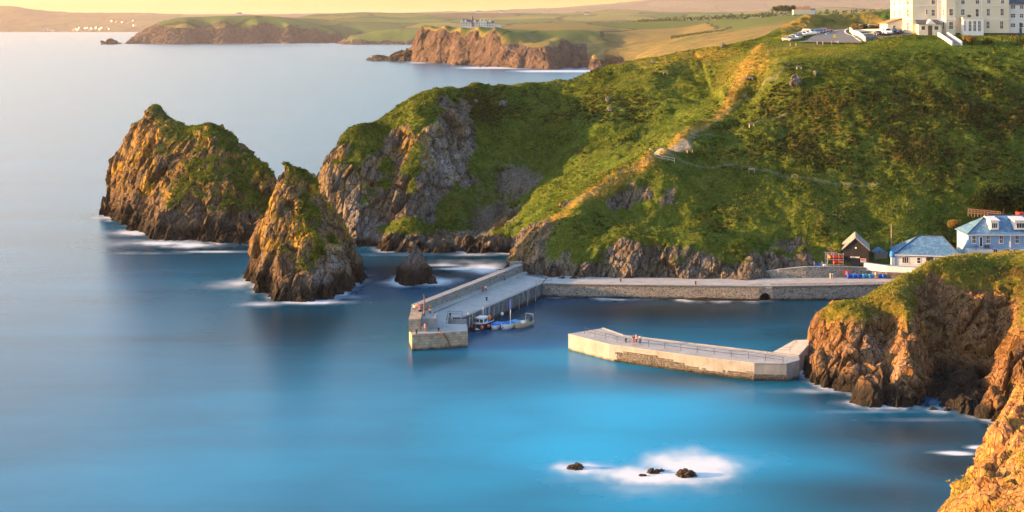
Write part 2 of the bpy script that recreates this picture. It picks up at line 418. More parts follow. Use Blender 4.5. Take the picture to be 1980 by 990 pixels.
# valley floor with the houses
H+=[P(1900,500,311)[:2]+(5.2,),P(2050,490,308)[:2]+(6.,),P(2150,490,310)[:2]+(6.5,)]
H+=[P(1700,520,294)[:2]+(-1.,),P(1850,520,288)[:2]+(2.,),P(2050,520,288)[:2]+(4.,)]
H+=L([(1690,478,313),(1760,462,316),(1840,445,321),(1960,420,326),(2100,410,330)],6)
H+=[P(1600,560,285)[:2]+(-6,),P(1680,560,285)[:2]+(-4,)]
head_rbf=Rbf(H,c=2.5,lam=.02)
ROADC=[P(1590,84,397),P(1606,72,416),P(1614,63,436),P(1641,56,457)]+[P(1550,77,408)]
ROADC=[ROADC[4]]+ROADC[:1]+ROADC[1:4]
def onhill(px,py,d0=312,d1=450):
    D=np.linspace(d0,d1,400); X=(px-CX)/FPX*D; k=np.argmax(head_rbf(X,D)>=EYE-(py-HOR)/FPX*D); return (X[k],D[k],0)
SPUR=[onhill(*q) for q in ((1468,88),(1446,119),(1425,169),(1385,216),(1340,263),(1300,291),(1255,303),(1205,331),(1160,361),(1110,393),(1080,413),(1045,433),(1012,456))]
PATHS=[[onhill(1255,302),onhill(1290,296),onhill(1330,285),onhill(1400,250),onhill(1450,237),onhill(1530,212)],
       [onhill(1290,296),onhill(1320,312),onhill(1400,322),onhill(1455,331),onhill(1560,345),onhill(1700,352)],
       [onhill(1330,285),onhill(1350,262),onhill(1395,212),onhill(1440,180),onhill(1500,160),onhill(1540,125)],
       [onhill(1255,302),onhill(1205,330),onhill(1165,358),onhill(1120,388)]]
def head_macro(X,Y,H):
    p=np.stack([X.ravel(),Y.ravel(),np.zeros(X.size)],1)
    m=sstep(300,318,Y)*(1-sstep(368,381,Y)*(1-sstep(438,452,Y))*sstep(.185,.215,X/Y))*sstep(3,14,H)
    road=(X>60)&(Y>380)
    d=fbm(p,26,4,5).reshape(X.shape)*3.0+fbm(p,9,3,15).reshape(X.shape)*.8
    return d*m*np.where(H>1,1,.2)*np.where(road,.0,1)
def base_masks(V,N):
    x,y,z=V.T
    nz=N[:,2]
    n=fbm(V,14,4,3); n2=fbm(V,5,3,8)
    rock=1-sstep(.50,.70,nz+.10*n+.06*n2)
    wet=1-sstep(1.2,3.2,z+1.2*n2)
    rock=np.maximum(rock,1-sstep(2.5,5,z+1.5*n))
    Z=np.zeros(len(V))
    return dict(rock=rock,wet=wet,lush=Z.copy(),heath=Z.copy(),straw=Z+.4,lichen=Z+.35,path=Z.copy(),scree=Z.copy(),pale=Z.copy(),n=n)
def blobs(V,lst):
    """sum of soft world-space patches [(px,py,D,rx,ry,amount)]"""
    out=np.zeros(len(V))
    for px,py,d,rx,rz,a in lst:
        c=P(px,py,d); q=((V[:,0]-c[0])/rx)**2+((V[:,2]-c[2])/rz)**2+((V[:,1]-c[1])/max(rx,14))**2
        out=np.maximum(out,a*np.exp(-q))
    return out
def head_masks(V,N):
    a=base_masks(V,N); x,y,z=V.T; n=a.pop('n')
    slope=(x>35)&(y>300)
    sea=1-sstep(-12,6,x); a['rock']=np.maximum(a['rock'],sea*(1-sstep(.56,.72,N[:,2]+.14*n)))
    a['rock']=np.where((x>40)&(z>13),a['rock']*.12,a['rock'])
    foot=(x>-8)&(x<60)&(y<334); a['rock']=np.where(foot,np.maximum(a['rock'],1-sstep(4.2,7.2,z+2.6*n-.015*x)),a['rock'])
    rootm=sstep(-10,-6,x)*(1-sstep(4,15,x+3*n))*(1-sstep(334,340,y)); a['rock']=np.maximum(a['rock'],rootm*(1-sstep(11,16,z+3*n))*.95)
    # scrub on the big slope, deeper up and right
    a['heath']=np.clip(np.where(slope,.10+.40*n,.1+.3*n)+blobs(V,[(1650,230,352,26,12,.48),(1800,300,342,24,10,.45),(1560,290,345,16,7,.35),(1900,200,356,24,12,.48),(1150,215,408,16,6,.4),(920,215,410,8,6,.6),(1000,200,418,16,5,.3)]),0,1)
    a['lush']=np.clip(blobs(V,[(1230,330,362,16,9,1),(1180,250,395,16,10,.9),(1290,270,376,14,9,1),(1060,400,350,10,7,.9),(1330,215,392,14,7,.8),(1560,120,390,16,4,.8),(1700,140,384,22,5,.6),(1120,300,385,12,8,.8),(1450,105,405,8,5,.7)])+blobs(V,[(1620,85,394,12,3,1),(1850,85,390,60,4,1)]),0,1)
    a['straw']=np.clip(.30+.5*n+blobs(V,[(1300,380,328,24,9,.7),(1500,400,325,30,7,.6),(1250,450,318,16,5,.4)]),0,1)
    a['lichen']=np.clip(blobs(V,[(700,300,378,14,12,.9),(800,270,381,8,12,.9),(660,330,378,8,8,.8),(1000,480,326,7,8,1.0),(1040,450,326,6,5,.9)])+.2,0,1)  # last two patches paint orange sunlight onto the rock at the pier root
    a['pale']=np.clip(blobs(V,[(850,320,383,7,7,1),(835,360,376,5,6,.6),(700,440,366,6,6,.7),(930,430,372,9,6,.55),(960,470,357,5,2,.8)])+blobs(V,[(1080,330,381,4,6,.5)])*.7,0,1)
    a['scree']=np.clip(blobs(V,[(1000,350,386,9,8,.9),(960,420,371,9,8,.9),(1180,345,356,9,4,.6),(940,380,386,9,6,.6)])+blobs(V,[(730,430,368,4,8,.5)]),0,1)
    a['rock']=np.clip(np.maximum(a['rock'],np.maximum(a['scree']*.6,a['pale']*.9)),0,1)
    pth=np.zeros(len(V))
    for pl in PATHS: pth=np.maximum(pth,.38*(1-sstep(.2,.7,dist_poly(x,y,pl)+.25*n)))
    pth=np.maximum(pth,1-sstep(.8,2.4,dist_poly(x,y,[onhill(1268,300),onhill(1325,287)])))
    a['path']=pth*(z>3)
    ds=dist_poly(x,y,SPUR); a['gold']=np.clip(1.2*np.exp(-(np.maximum(ds-.4,0)/1.3)**2)+blobs(V,[(1440,125,396,7,8,1.0),(1370,105,430,10,3,.9),(1290,122,438,10,3,.7),(1560,100,398,10,2,.4)]),0,1)*(z>5)  # dry golden growth; the strip along the spur also paints its sunlit edge
    a['straw']=np.maximum(a['straw'],a['gold']); a['lush']*=1-a['gold']; a['heath']*=1-a['gold']; a['rock']*=1-.8*a['gold']*(z>14)
    flat=(x>.2*y)&(y>392); a['heath'][flat]*=.2; a['rock'][flat]=0
    mound=flat&(y>438)&(x<130); a['straw'][mound]=1; a['lush'][mound]=0; a['heath'][mound]=0; a['gold']=np.where(mound,np.clip(.75+.5*n,0,1),a['gold'])
    return a
def rock_detail(V,N,at,k=1.0,seed=0,scale=1.0):
    r=at['rock']; s=scale
    ax=np.array([1.0,1.0,2.8])
    Q=V@np.array([[.93,.1,-.35],[-.17,.98,-.13],[.33,.18,.93]]).T
    d=blocks(Q,ax*6.5*s,seed+1)*2.0*s+blocks(Q,ax*2.4*s,seed+2)*1.0*s+blocks(Q,ax*1.0*s,seed+3)*.26*s
    d+=fbm(Q/[1,1,2.2],3.5*s,3,seed+9,ridged=True)*.55*s
    g=fbm(V,4.5,3,seed+21)*.35+fbm(V,1.5,3,seed+22)*.20
    tuss=np.maximum(fbm(V,1.2,2,seed+31),-.2)*.20+np.maximum(fbm(V,2.8,2,seed+33)-.05,0)*1.0*np.clip(at['heath']*1.5-.3,0,1)
    return k*(r*d+(1-r)*(g+tuss)*(1-at['path']))
def head_detail(V,N,at):
    d=rock_detail(V,N,at,1.0,40)
    x,y,z=V.T
    flat=1-.9*sstep(.185,.21,x/y)*sstep(376,384,y)*(1-sstep(440,462,y))
    quay=sstep(299,303.5,y)|0 if False else sstep(300,304,y)
    flat=flat*sstep(6.5,10,dist_poly(x,y,ROADC))*np.where((x>62)&(y<322)&(z<8),.12,1)
    return d*flat*np.where((x>-5)&(y<330),quay,1)
headland=relief('headland',head_rbf,(560,2160),(286,640),820,760,M_head,dd=.5,macro=head_macro,masks=head_masks,detail=head_detail,
    wfun=lambda X,Y,H:np.where(Y>470,.15,1.0)*np.where((X<30)&(Y>432),.4,1))
tag(headland,kind='structure')
head_z=lambda x,y: float(head_rbf(np.array([x]),np.array([y]))[0])

# ---- south cliff with the breakwater root
C=[]
C+=S([(1548,722),(1560,738),(1600,748),(1640,758),(1672,780),(1750,788),(1830,796),(1905,800),(1960,806)],front=5,step=3)
C+=[P(1530,700,243)[:2]+(-6,),P(1550,660,254)[:2]+(-6,),P(1600,600,268)[:2]+(-6,),P(1650,600,280)[:2]+(-6,)]
C+=L([(1560,690,235),(1568,650,238),(1585,612,240),(1620,590,241),(1660,580,242),(1700,563,244),(1760,534,248),(1830,504,252),(1900,496,254),(1980,488,257),(2120,476,262)],3)
C+=L([(1660,586,248),(1720,562,252),(1790,530,257)],4)
C+=[P(1640,575,258)[:2]+(-4,),P(1700,555,266)[:2]+(1,),P(1760,520,276)[:2]+(3,),P(1850,500,278)[:2]+(5,),P(1950,500,280)[:2]+(7,),P(2100,500,285)[:2]+(9,)]
C+=L([(1850,506,262),(1900,498,262)],3)
C+=L([(1625,640,231),(1610,700,228)],3)
C+=L([(1690,600,236),(1690,650,228),(1665,720,221),(1655,760,217.5)],3)      # rib
C+=L([(1742,560,240.5),(1748,620,228),(1756,690,219),(1732,770,212)],3)          # rib
C+=L([(1720,640,232.5),(1716,700,226),(1705,765,219)],3)                          # groove
C+=L([(1800,560,248),(1800,640,236.5),(1800,720,225.5),(1790,784,210.5)],4)         # groove
C+=L([(1880,560,248),(1870,640,236),(1865,720,224.5),(1865,786,209.5)],4)
C+=L([(1945,540,249),(1930,600,242),(1916,680,231),(1905,786,210)],4)         # groove before the next spur
C+=L([(2000,560,236),(1975,615,222),(1952,668,214),(1940,720,209),(1925,770,205)],3)  # spur
C+=[P(2080,620,212),P(2080,720,204),P(2150,560,225),P(2150,700,200),P(1990,800,196)[:2]+(4,),P(1935,830,196)[:2]+(-5,)]
def cliff_masks(V,N):
    a=base_masks(V,N); x,y,z=V.T; n=a.pop('n')
    a['rock']=np.clip(1-sstep(.42,.62,N[:,2]+.13*n),0,1)
    top=sstep(-1.5,2.5,z-(9+.0*x)+2.5*n)
    a['rock']=np.clip(np.maximum(a['rock']*.9,1-sstep(7,12,z+3*n-.05*(x-55))),0,1)
    a['heath']=np.clip(.15+.45*n-.3*sstep(14,17,z)+.35*sstep(75,95,x)*(1-sstep(14.5,16,z)),0,1)
    a['lush']=blobs(V,[(1860,498,262,14,1.6,1)])
    a['lichen']=np.clip(.25+.4*n,0,1); a['straw']=np.clip(.7+.3*n,0,1)
    a['pale']=blobs(V,[(1570,715,234,4,3,.6),(1690,700,224,4,5,.4)])
    return a
south_cliff=relief('cliff',Rbf(C,2.0,.02),(1505,2180),(190,300),480,620,M_cliff,dd=.3,macro=lambda X,Y,H:fbm(np.stack([X.ravel(),Y.ravel(),0*X.ravel()],1),10,3,77).reshape(X.shape)*.5*np.where(H>1,1,.2),masks=cliff_masks,detail=lambda V,N,a:rock_detail(V,N,a,.95,60,.9))
tag(south_cliff,kind='structure')

# ---- near cliff in the lower right corner
K=[]
sil=[(1812,1010,100),(1830,975,101),(1852,935,103),(1888,880,106),(1905,830,109),(1925,790,112),(1945,750,115),(1980,712,118),(2040,650,123),(2130,570,130)]
K+=L(sil,2)
for px,py,d in sil: K.append(P(px-8,py+60,d+9)); K.append(P(px-30,py+260,d+22)); K.append(P(px-60,py+600,d+30)[:2]+(-4,))
K+=L([(1860,1000,95),(1930,890,101),(1990,800,107),(2080,690,115)],3)
K+=L([(1930,1010,89),(2000,900,95),(2080,800,101),(2160,700,108)],3)
K+=[P(2050,1010,80),P(2150,900,84),P(2200,1000,74),P(1990,1150,74),P(1900,1200,78),P(1800,1150,86),P(2250,750,105)]
def near_masks(V,N):
    a=base_masks(V,N); x,y,z=V.T; n=a.pop('n'); m=fbm(V,3.2,4,90)
    a['rock']=np.clip(.85-.8*m-.35*n,0,1); a['wet']*=0
    a['straw']=np.clip(.6+.4*n,0,1); a['lichen']=np.clip(.5+.5*n,0,1); a['heath']=np.clip(.1+.3*n,0,1)
    return a
near_cliff=relief('cliff',Rbf(K,1.2,.02),(1740,2260),(70,160),420,520,M_near,dd=.2,masks=near_masks,detail=lambda V,N,a:rock_detail(V,N,dict(a,rock=np.clip(a['rock']+.25,0,1)),.75,80,.75)-.75,wfun=lambda X,Y,H:np.where(Y>128,.2,1))
tag(near_cliff,kind='structure')

# ---- sea stacks
def stack_masks(lich=.5,pale=(),lush=(),heath=.25,gz=.46,bare=()):
    def f(V,N):
        a=base_masks(V,N); n=a.pop('n')
        n2=fbm(V,2.6,3,12); a['rock']=np.clip(1-sstep(gz,gz+.22,N[:,2]+.14*n+.22*n2),0,1); a['rock']=np.maximum(a['rock'],1-sstep(5,10,V[:,2]+3*n))
        a['wet']=1-sstep(2.2,5.0,V[:,2]+2.2*n)
        a['rock']=np.maximum(a['rock'],blobs(V,bare)); a['lichen']=np.clip(lich+.5*n,0,1)*sstep(6,13,V[:,2]+2*n); a['pale']=blobs(V,pale); a['heath']=np.clip(heath+.5*n,0,1)
        a['lush']=blobs(V,lush)
        return a
    return f
A=[]
A+=S([(200,412),(222,430),(262,444),(300,462),(340,466),(390,469),(440,470),(490,472),(528,470)],front=5,step=4)
A+=[P(185,420,425)[:2]+(-7,),P(200,420,450)[:2]+(-7,),P(300,400,470)[:2]+(-7,),P(420,400,455)[:2]+(-7,),P(530,400,425)[:2]+(-7,),P(560,440,395)[:2]+(-7,),P(548,470,360)[:2]+(-6,)]
A+=L([(196,388,424),(208,335,422),(222,320,424),(236,272,421),(258,240,420),(279,217,420),(296,200,420),(316,219,419),(366,245,417)],2.5)
A+=L([(366,246,415),(385,244,405),(402,243,402),(425,250,402),(455,272,400),(490,303,396),(520,326,393),(534,345,390),(538,390,384)],2.5)
A+=L([(296,240,412),(290,300,402),(270,360,396),(255,405,393)],4)
A+=L([(350,270,403),(330,330,394),(310,390,386),(300,430,380)],4)
A+=L([(405,290,394),(400,350,384),(395,410,377)],4)
A+=L([(460,330,389),(455,390,381),(450,440,374)],4)
A+=L([(500,370,385),(495,420,377)],4)
A+=L([(340,443,376),(400,440,373),(460,450,371)],4)
stack1=relief('sea_stack',Rbf(A,1.8,.02),(175,575),(352,480),330,460,M_stack,dd=.4,macro=lambda X,Y,H:fbm(np.stack([X.ravel(),Y.ravel(),0*X.ravel()],1),11,3,31).reshape(X.shape)*1.0*np.where(H>2,1,.2),
   masks=stack_masks(.8,lush=[(420,270,400,12,7,.9),(470,310,396,8,5,.6)],gz=.60,bare=[(275,300,412,13,14,1.2),(300,350,400,12,10,1.1)]),detail=lambda V,N,a:rock_detail(V,N,a,1.0,120,1.0)-.5*a['rock'],under=-2)
tag(stack1,'large twin-peaked rock island with a green hump, furthest out in the sea','sea stack',group='rock stacks off the cove')
B=[]
B+=S([(486,552),(497,568),(530,580),(570,584),(610,584),(650,578),(684,560),(696,548)],front=4,step=3)
B+=[P(478,548,312)[:2]+(-7,),P(486,540,330)[:2]+(-7,),P(560,540,345)[:2]+(-7,),P(660,540,345)[:2]+(-7,),P(715,540,325)[:2]+(-7,),P(712,550,312)[:2]+(-7,)]
B+=L([(485,520,313),(492,480,313),(508,430,314),(525,385,315),(536,345,316),(546,315,317)],2)
B+=L([(546,315,317),(560,323,318),(590,335,319),(612,350,319),(640,385,318),(668,430,317),(688,478,315),(699,520,312)],2)
B+=L([(548,360,312),(545,430,305),(530,500,299)],3)
B+=L([(580,370,312),(590,440,303),(595,510,297),(595,560,293)],3)
B+=L([(620,420,308),(640,490,301),(645,550,296)],3)
B+=L([(560,470,301),(560,540,295)],3)
B+=L([(500,520,304),(520,560,297)],3)
stack2=relief('sea_stack',Rbf(B,1.2,.02),(470,725),(278,350),300,480,M_stack,dd=.3,
   macro=lambda X,Y,H:fbm(np.stack([X.ravel(),Y.ravel(),0*X.ravel()],1),8,3,37).reshape(X.shape)*.7*np.where(H>2,1,.2),
   masks=stack_masks(1.0,pale=[(632,520,299,2.6,5,1.0)],lush=[(640,450,306,5,7,.5),(600,400,310,5,5,.4)],heath=.2,gz=.62,bare=[(555,400,312,5.5,10,1.2),(575,470,304,7,9,1.0)]),detail=lambda V,N,a:rock_detail(V,N,a,.9,140,.85)-.6*a['rock'],under=-2)
tag(stack2,'steep pointed sea stack with yellow lichen and a pale streak on its flank','sea stack',group='rock stacks off the cove')
D_=[]
D_+=S([(764,543),(780,552),(800,553),(830,546)],front=3,step=1.5)
D_+=[P(755,535,318)[:2]+(-6,),P(780,530,332)[:2]+(-6,),P(830,530,330)[:2]+(-6,),P(850,540,318)[:2]+(-6,)]
D_+=L([(766,530,316),(775,518,318),(789,512,318),(796,480,318),(804,468,318),(811,482,318),(818,508,318),(833,528,316)],1)
D_+=[P(800,510,314),P(790,535,311),P(815,530,311)]
stack3=relief('sea_stack',Rbf(D_,.35,.005),(745,865),(302,336),170,220,M_stack,dd=.2,masks=stack_masks(.2,pale=[(805,500,316,3,4,.6)],gz=.9),detail=lambda V,N,a:rock_detail(V,N,dict(a,rock=1+0*a['rock']),.8,160,.5),under=-1.5)
tag(stack3,'small bare grey rock spike standing in the inlet behind the pier','sea stack',group='rock stacks off the cove')
def boulder(name,px,py,z,r,mat,label,cat,group=None,sx=1.0,sy=1.0,sz=.8,seed=0,amp=.3,d=None,n=26):
    """a lump of jointed rock, r metres across its half width"""
    u=np.linspace(0,1,n*2+1); v=np.linspace(0,1,n+1)
    th=u[:,None]*2*np.pi; ph=(v[None]-.5)*np.pi
    V=np.stack([np.cos(th)*np.cos(ph)*sx,np.sin(th)*np.cos(ph)*sy,np.broadcast_to(np.sin(ph),th.shape[:1]+ph.shape[1:])*sz],2).reshape(-1,3)*r
    Nn=V/np.linalg.norm(V,axis=1,keepdims=True)
    c=np.array(Wz(px,py,z) if d is None else P(px,py,d))
    V=V+Nn*((blocks(V+c,[r*.9,r*.9,r*1.1],seed)*.42+blocks(V+c,[r*.35]*3,seed+1)*.18)*r*amp/.3)[:,None]
    Z=np.zeros(len(V)); a=dict(rock=Z+1,wet=Z+(0 if z>3 else .75),lush=Z,heath=Z,straw=Z,lichen=Z+.1,path=Z,scree=Z,pale=Z+(.75 if z>3 else .1))
    o=mesh_from_grid(name,V,n*2+1,n+1,mat,a)
    o.location=c
    return tag(o,label,cat,group)
# ---------------------------------------------------------------- far coast
class FarR:
    def __init__(s,pts,c=12.0):
        s.r=Rbf([((x/y)*FPX+CX,900*math.log(y),z) for x,y,z in pts],c,.01)
    def __call__(s,X,Y): return s.r(X/Y*FPX+CX,900*np.log(Y))
def FS(pts,front=.975,deep=-18):
    o=[]
    for a,b in pts:
        x,y,z=Wz(a,b,0); o+=[(x,y,0),(x*front,y*front,deep)]
    return o
def FP(*l): return [P(*q) for q in l]
def FZ(px,d,z): return ((px-CX)/FPX*d,d,z)
def field_material(name,cell,tones,gold,rockc=((.02,.015,.013),(.075,.052,.040),(.16,.112,.082)),hedge=5.0,grain=6.0):
    n=NT(name); p=n.pos(); q=n.mapping(p,(1,.62,0)); q2=n.mapping(q,rot=(0,0,.35))
    wob=n.new('ShaderNodeVectorMath',operation='ADD'); n.put(wob,0,q2); nn=n.noise(p,.004,2,.5,col=True); sc=n.new('ShaderNodeVectorMath',operation='SCALE'); n.put(sc,0,nn); sc.inputs['Scale'].default_value=cell*.5; n.put(wob,1,sc.outputs[0])
    v=n.new('ShaderNodeTexVoronoi',feature='F1',voronoi_dimensions='2D'); n.put(v,'Vector',wob.outputs[0]); n.put(v,'Scale',1/cell); n.put(v,'Randomness',.85)
    e=n.new('ShaderNodeTexVoronoi',feature='DISTANCE_TO_EDGE',voronoi_dimensions='2D'); n.put(e,'Vector',wob.outputs[0]); n.put(e,'Scale',1/cell); n.put(e,'Randomness',.85)
    sep=n.new('ShaderNodeSeparateColor'); n.put(sep,0,v.outputs['Color'])
    k=len(tones); c=n.ramp(sep.outputs[0],[(i/k,t) for i,t in enumerate(tones)]); c.node.color_ramp.interpolation='CONSTANT'
    f=n.noise(p,1/grain/4,5,.65); f2=n.noise(p,1/grain*1.5,4,.7)
    gl=n.ramp(f,[(.35,gold[0]),(.5,gold[1]),(.68,gold[2])])
    c=n.mix(n.attr('wild'),c,gl)
    he=n.math('MULTIPLY',n.math('SUBTRACT',1.0,n.ss(e.outputs[0],hedge/cell*.5,hedge/cell)),n.math('SUBTRACT',1.0,n.attr('wild')))
    c=n.mix(n.math('MULTIPLY',he,.85),c,(.025,.032,.014))
    c=n.mix(n.math('MULTIPLY',n.ss(f2,.4,.7),.35),c,(.05,.06,.02))
    rr=n.math('ADD',n.math('MULTIPLY',f,.5),n.math('MULTIPLY',n.noise(n.mapping(p,(1,1,.4)),1/grain,5,.75),.5))
    rk=n.ramp(rr,[(.33,rockc[0]),(.5,rockc[1]),(.66,rockc[2])])
    rf=n.ss(n.math('ADD',n.attr('rock'),n.math('MULTIPLY',n.math('SUBTRACT',f2,.5),.8)),.35,.65)
    c=n.mix(rf,c,rk)
    b=n.bump(n.math('ADD',f2,rr),.9,grain*.35)
    return n.bsdf(c,.95,b,.1)
G=[]
G+=FS([(803,120),(830,121),(860,122),(880,126),(905,126),(930,131),(950,129),(985,131),(1012,132),(1030,132.5),(1045,133),(1062,134),(1085,133),(1105,129),(1128,129),(1150,136),(1178,134)])
G+=FP((806,100,2180),(812,63,2185),(830,58,2178),(860,57,2140),(890,56,2120),(920,57,2075),(950,60,1995),(985,62,1990),(1010,66,2000),(1030,68,2030))
G+=[FZ(x_,d_+45,z_) for x_,d_,z_ in ((812,2190,50),(830,2185,51),(860,2150,52),(890,2135,52.5),(920,2090,52.5),(950,2015,51.5),(985,2000,50),(1010,2015,49))]+[FZ(x_,2235,53) for x_ in (835,870,900,930,960,1000,1050)]
G+=FP((820,85,2170),(850,85,2130),(880,90,2090),(910,92,2060),(940,95,1990),(975,100,1930),(1000,100,1925))
G+=FP((1040,85,1990),(1050,72,2060),(1000,112,1875),(1015,98,1890),(1030,106,1870),(1050,112,1850))
G+=FP((1110,71,2050),(1090,80,1960),(1073,95,1890),(1066,110,1860),(1115,100,1900),(1150,72,2080))
G+=FP((1140,113,1870),(1158,102,1930),(1200,84,2080),(1245,66,2200))
G+=FP((1320,62,2200),(1262,76,2050),(1215,95,1930),(1180,112,1860),(1170,124,1835),(1235,112,1750))
G+=FP((1300,88,1650),(1400,78,1450),(1480,68,1250),(1540,58,1300),(1650,50,1350),(1800,48,1400),(2100,48,1400))
G+=[FZ(1240,1500,24),FZ(1230,1200,18),FZ(1250,900,22),FZ(1180,1300,-12),FZ(1150,1550,-14),FZ(1190,900,-10),FZ(1170,700,-10),FZ(1300,800,34),FZ(1450,800,38),FZ(1600,800,44),FZ(1900,800,46),FZ(1300,600,32),FZ(1500,600,38),FZ(2000,600,46),FZ(1200,600,14)]
G+=FP((830,56,2280),(900,53,2300),(1000,49,2600),(1100,46,2750),(1250,43,2700),(1300,40,2500),(1400,36,2300),(1500,31,2100),(1600,27.5,2000),(1700,26,2000),(2000,25,2000),(1400,56,1950),(1520,44,1700),(1650,38,1700))
G+=[FZ(780,2200,-20),FZ(785,2600,-20),FZ(780,3200,-20),FZ(850,2700,-12),FZ(950,3300,-5),FZ(1300,3100,50),FZ(1500,2700,50),FZ(1700,2600,50),FZ(2000,2600,50),FZ(1100,3700,30),FZ(1500,3950,45),FZ(2000,3950,45),FZ(800,4000,-20)]
def far_masks(lo,hi,wildf=None,rocklow=True):
    def f(V,N):
        n=fbm(V,60,3,301)
        r=1-sstep(lo,hi,N[:,2]+.12*n)
        if rocklow: px=V[:,0]/V[:,1]*FPX+CX; hi_=np.where((px<1135)&(V[:,1]<2400),16,0)+np.where((px<668)&(V[:,1]>4200)&(V[:,1]<4520),34,0); r=np.maximum(r,1-sstep(8+hi_,16+hi_*1.3,V[:,2]+8*n))
        return dict(rock=r,wild=np.clip(wildf(V,N) if wildf else 0*n,0,1))
    return f
M_fc=field_material('cliff_top_fields',260,[(.09,.13,.025),(.13,.15,.035),(.20,.16,.05),(.12,.14,.03),(.17,.15,.045)],((.13,.12,.03),(.20,.16,.045),(.28,.20,.07)),grain=5,hedge=4)
def wildC(V,N):
    px=V[:,0]/V[:,1]*FPX+CX
    return np.maximum(sstep(.95,.86,N[:,2]),np.maximum(1-sstep(1500,1900,V[:,1]),1-sstep(30,46,V[:,2])))
def crag(amp,s,seed):
    def f(V,N,at):
        d=blocks(V,[s,s,s*2.2],seed)*amp+blocks(V,[s*.4,s*.4,s*.9],seed+1)*amp*.45+fbm(V,s*.6,3,seed+2,ridged=True)*amp*.4
        return d*at['rock']+(1-at['rock'])*fbm(V,s,3,seed+3)*amp*.12
    return f
clifftop=relief('hills',FarR(G,6),(770,2250),(580,4000),700,420,M_fc,dd=6,masks=far_masks(.70,.88,wildC),detail=crag(2.8,22,310),under=-4,
   macro=lambda X,Y,H:fbm(np.stack([X.ravel(),Y.ravel(),0*X.ravel()],1),140,3,330).reshape(X.shape)*7*sstep(-2,8,H)*sstep(60,40,H),scale_d=.35)
tag(clifftop,kind='structure')
G=[]
G+=FS([(246,85),(290,84.5),(345,85),(400,84.5),(460,84.5),(520,84),(590,83.5),(645,82.5),(662,82),(680,86),(740,86),(800,86),(860,86)],.985)
G+=FP((257,80,4330),(275,68,4350),(298,53,4385),(318,45,4400),(360,42,4385),(430,43,4390),(500,46,4400),(560,49,4410),(610,57,4440),(650,70,4600),(672,74,4400),(685,69,4250),(740,66,4260),(800,66,4270),(860,66,4280))
G+=FP((330,39,4700),(430,36,4900),(520,34,5200),(600,36,5300),(680,38,5400),(700,55,4700),(780,48,5000),(660,62,4750),(620,45,5000))
G+=FP((600,30,6500),(700,30,6500),(800,36,5900),(900,33,6300),(1100,29,6600),(1400,24,7000),(1700,20,7200),(2100,20,7200),(900,25,7800),(1200,20,8200),(1600,14,8600),(650,26,7800))
G+=[FZ(240,4700,-20),FZ(250,5200,-20),FZ(300,5600,-20),FZ(400,6200,-18),FZ(220,4400,-20),FZ(500,7500,-10),FZ(560,8800,30),FZ(900,9200,60),FZ(1500,9300,60),FZ(2100,9300,60),FZ(900,4400,40),FZ(1200,4600,50),FZ(1600,4600,60),FZ(2100,4600,60)]
M_fm=field_material('patchwork_fields',330,[(.06,.12,.025),(.10,.16,.03),(.17,.17,.045),(.07,.13,.03),(.13,.10,.06),(.05,.10,.03),(.19,.19,.05),(.09,.14,.03)],((.08,.09,.03),(.12,.12,.04),(.17,.14,.06)),rockc=((.03,.027,.027),(.075,.058,.05),(.13,.10,.08)),grain=12,hedge=14)
mid=relief('hills',FarR(G,3),(225,2250),(4100,9300),760,300,M_fm,dd=14,masks=far_masks(.86,.96,lambda V,N:sstep(.93,.8,N[:,2])),detail=crag(7,45,340),under=-6,scale_d=.12,
   macro=lambda X,Y,H:fbm(np.stack([X.ravel(),Y.ravel(),0*X.ravel()],1),400,3,331).reshape(X.shape)*10*sstep(0,20,H)*sstep(4700,5500,Y))
tag(mid,kind='structure')
G=[]
G+=FS([(x,61.6) for x in range(-300,800,50)],.97)
G+=FP((-300,26,13500),(-100,20,13500),(0,14,13500),(35,14.5,13500),(80,24,13500),(150,27,13500),(250,26,13500),(300,26,14000),(450,27,14500),(600,26,15000),(700,25,15000),(850,23,15500),(1000,18,15500),(1130,12,16000),(1250,4,17000),(1400,0,17000),(1500,3,17000),(1600,2,17000),(1720,4,17000),(2000,2,17000),(2300,3,17000))
G+=FP((0,45,12200),(100,46,12200),(200,47,12200),(300,44,12300),(400,44,12500),(0,32,12900),(200,36,12900))
G+=[FZ(x,11400,40) for x in range(850,2400,150)]+[FZ(x,19500,20) for x in range(-300,2400,200)]+FP((1000,30,13500),(1300,22,13500),(1700,20,13500),(2100,20,13500))
M_fh=field_material('distant_hill_fields',420,[(.09,.09,.04),(.12,.11,.05),(.10,.08,.05),(.14,.12,.06)],((.10,.09,.05),(.12,.10,.06),(.14,.12,.07)),rockc=((.08,.07,.06),(.12,.10,.08),(.16,.13,.11)),grain=25,hedge=16)
farh=relief('hills',FarR(G,14),(-320,2300),(10600,19500),500,160,M_fh,dd=60,masks=far_masks(.4,.6,None,False),detail=lambda V,N,at:fbm(V,160,4,350)*10,under=-10,scale_d=.06)
tag(farh,kind='structure')
# offshore rocks under the far cliffs

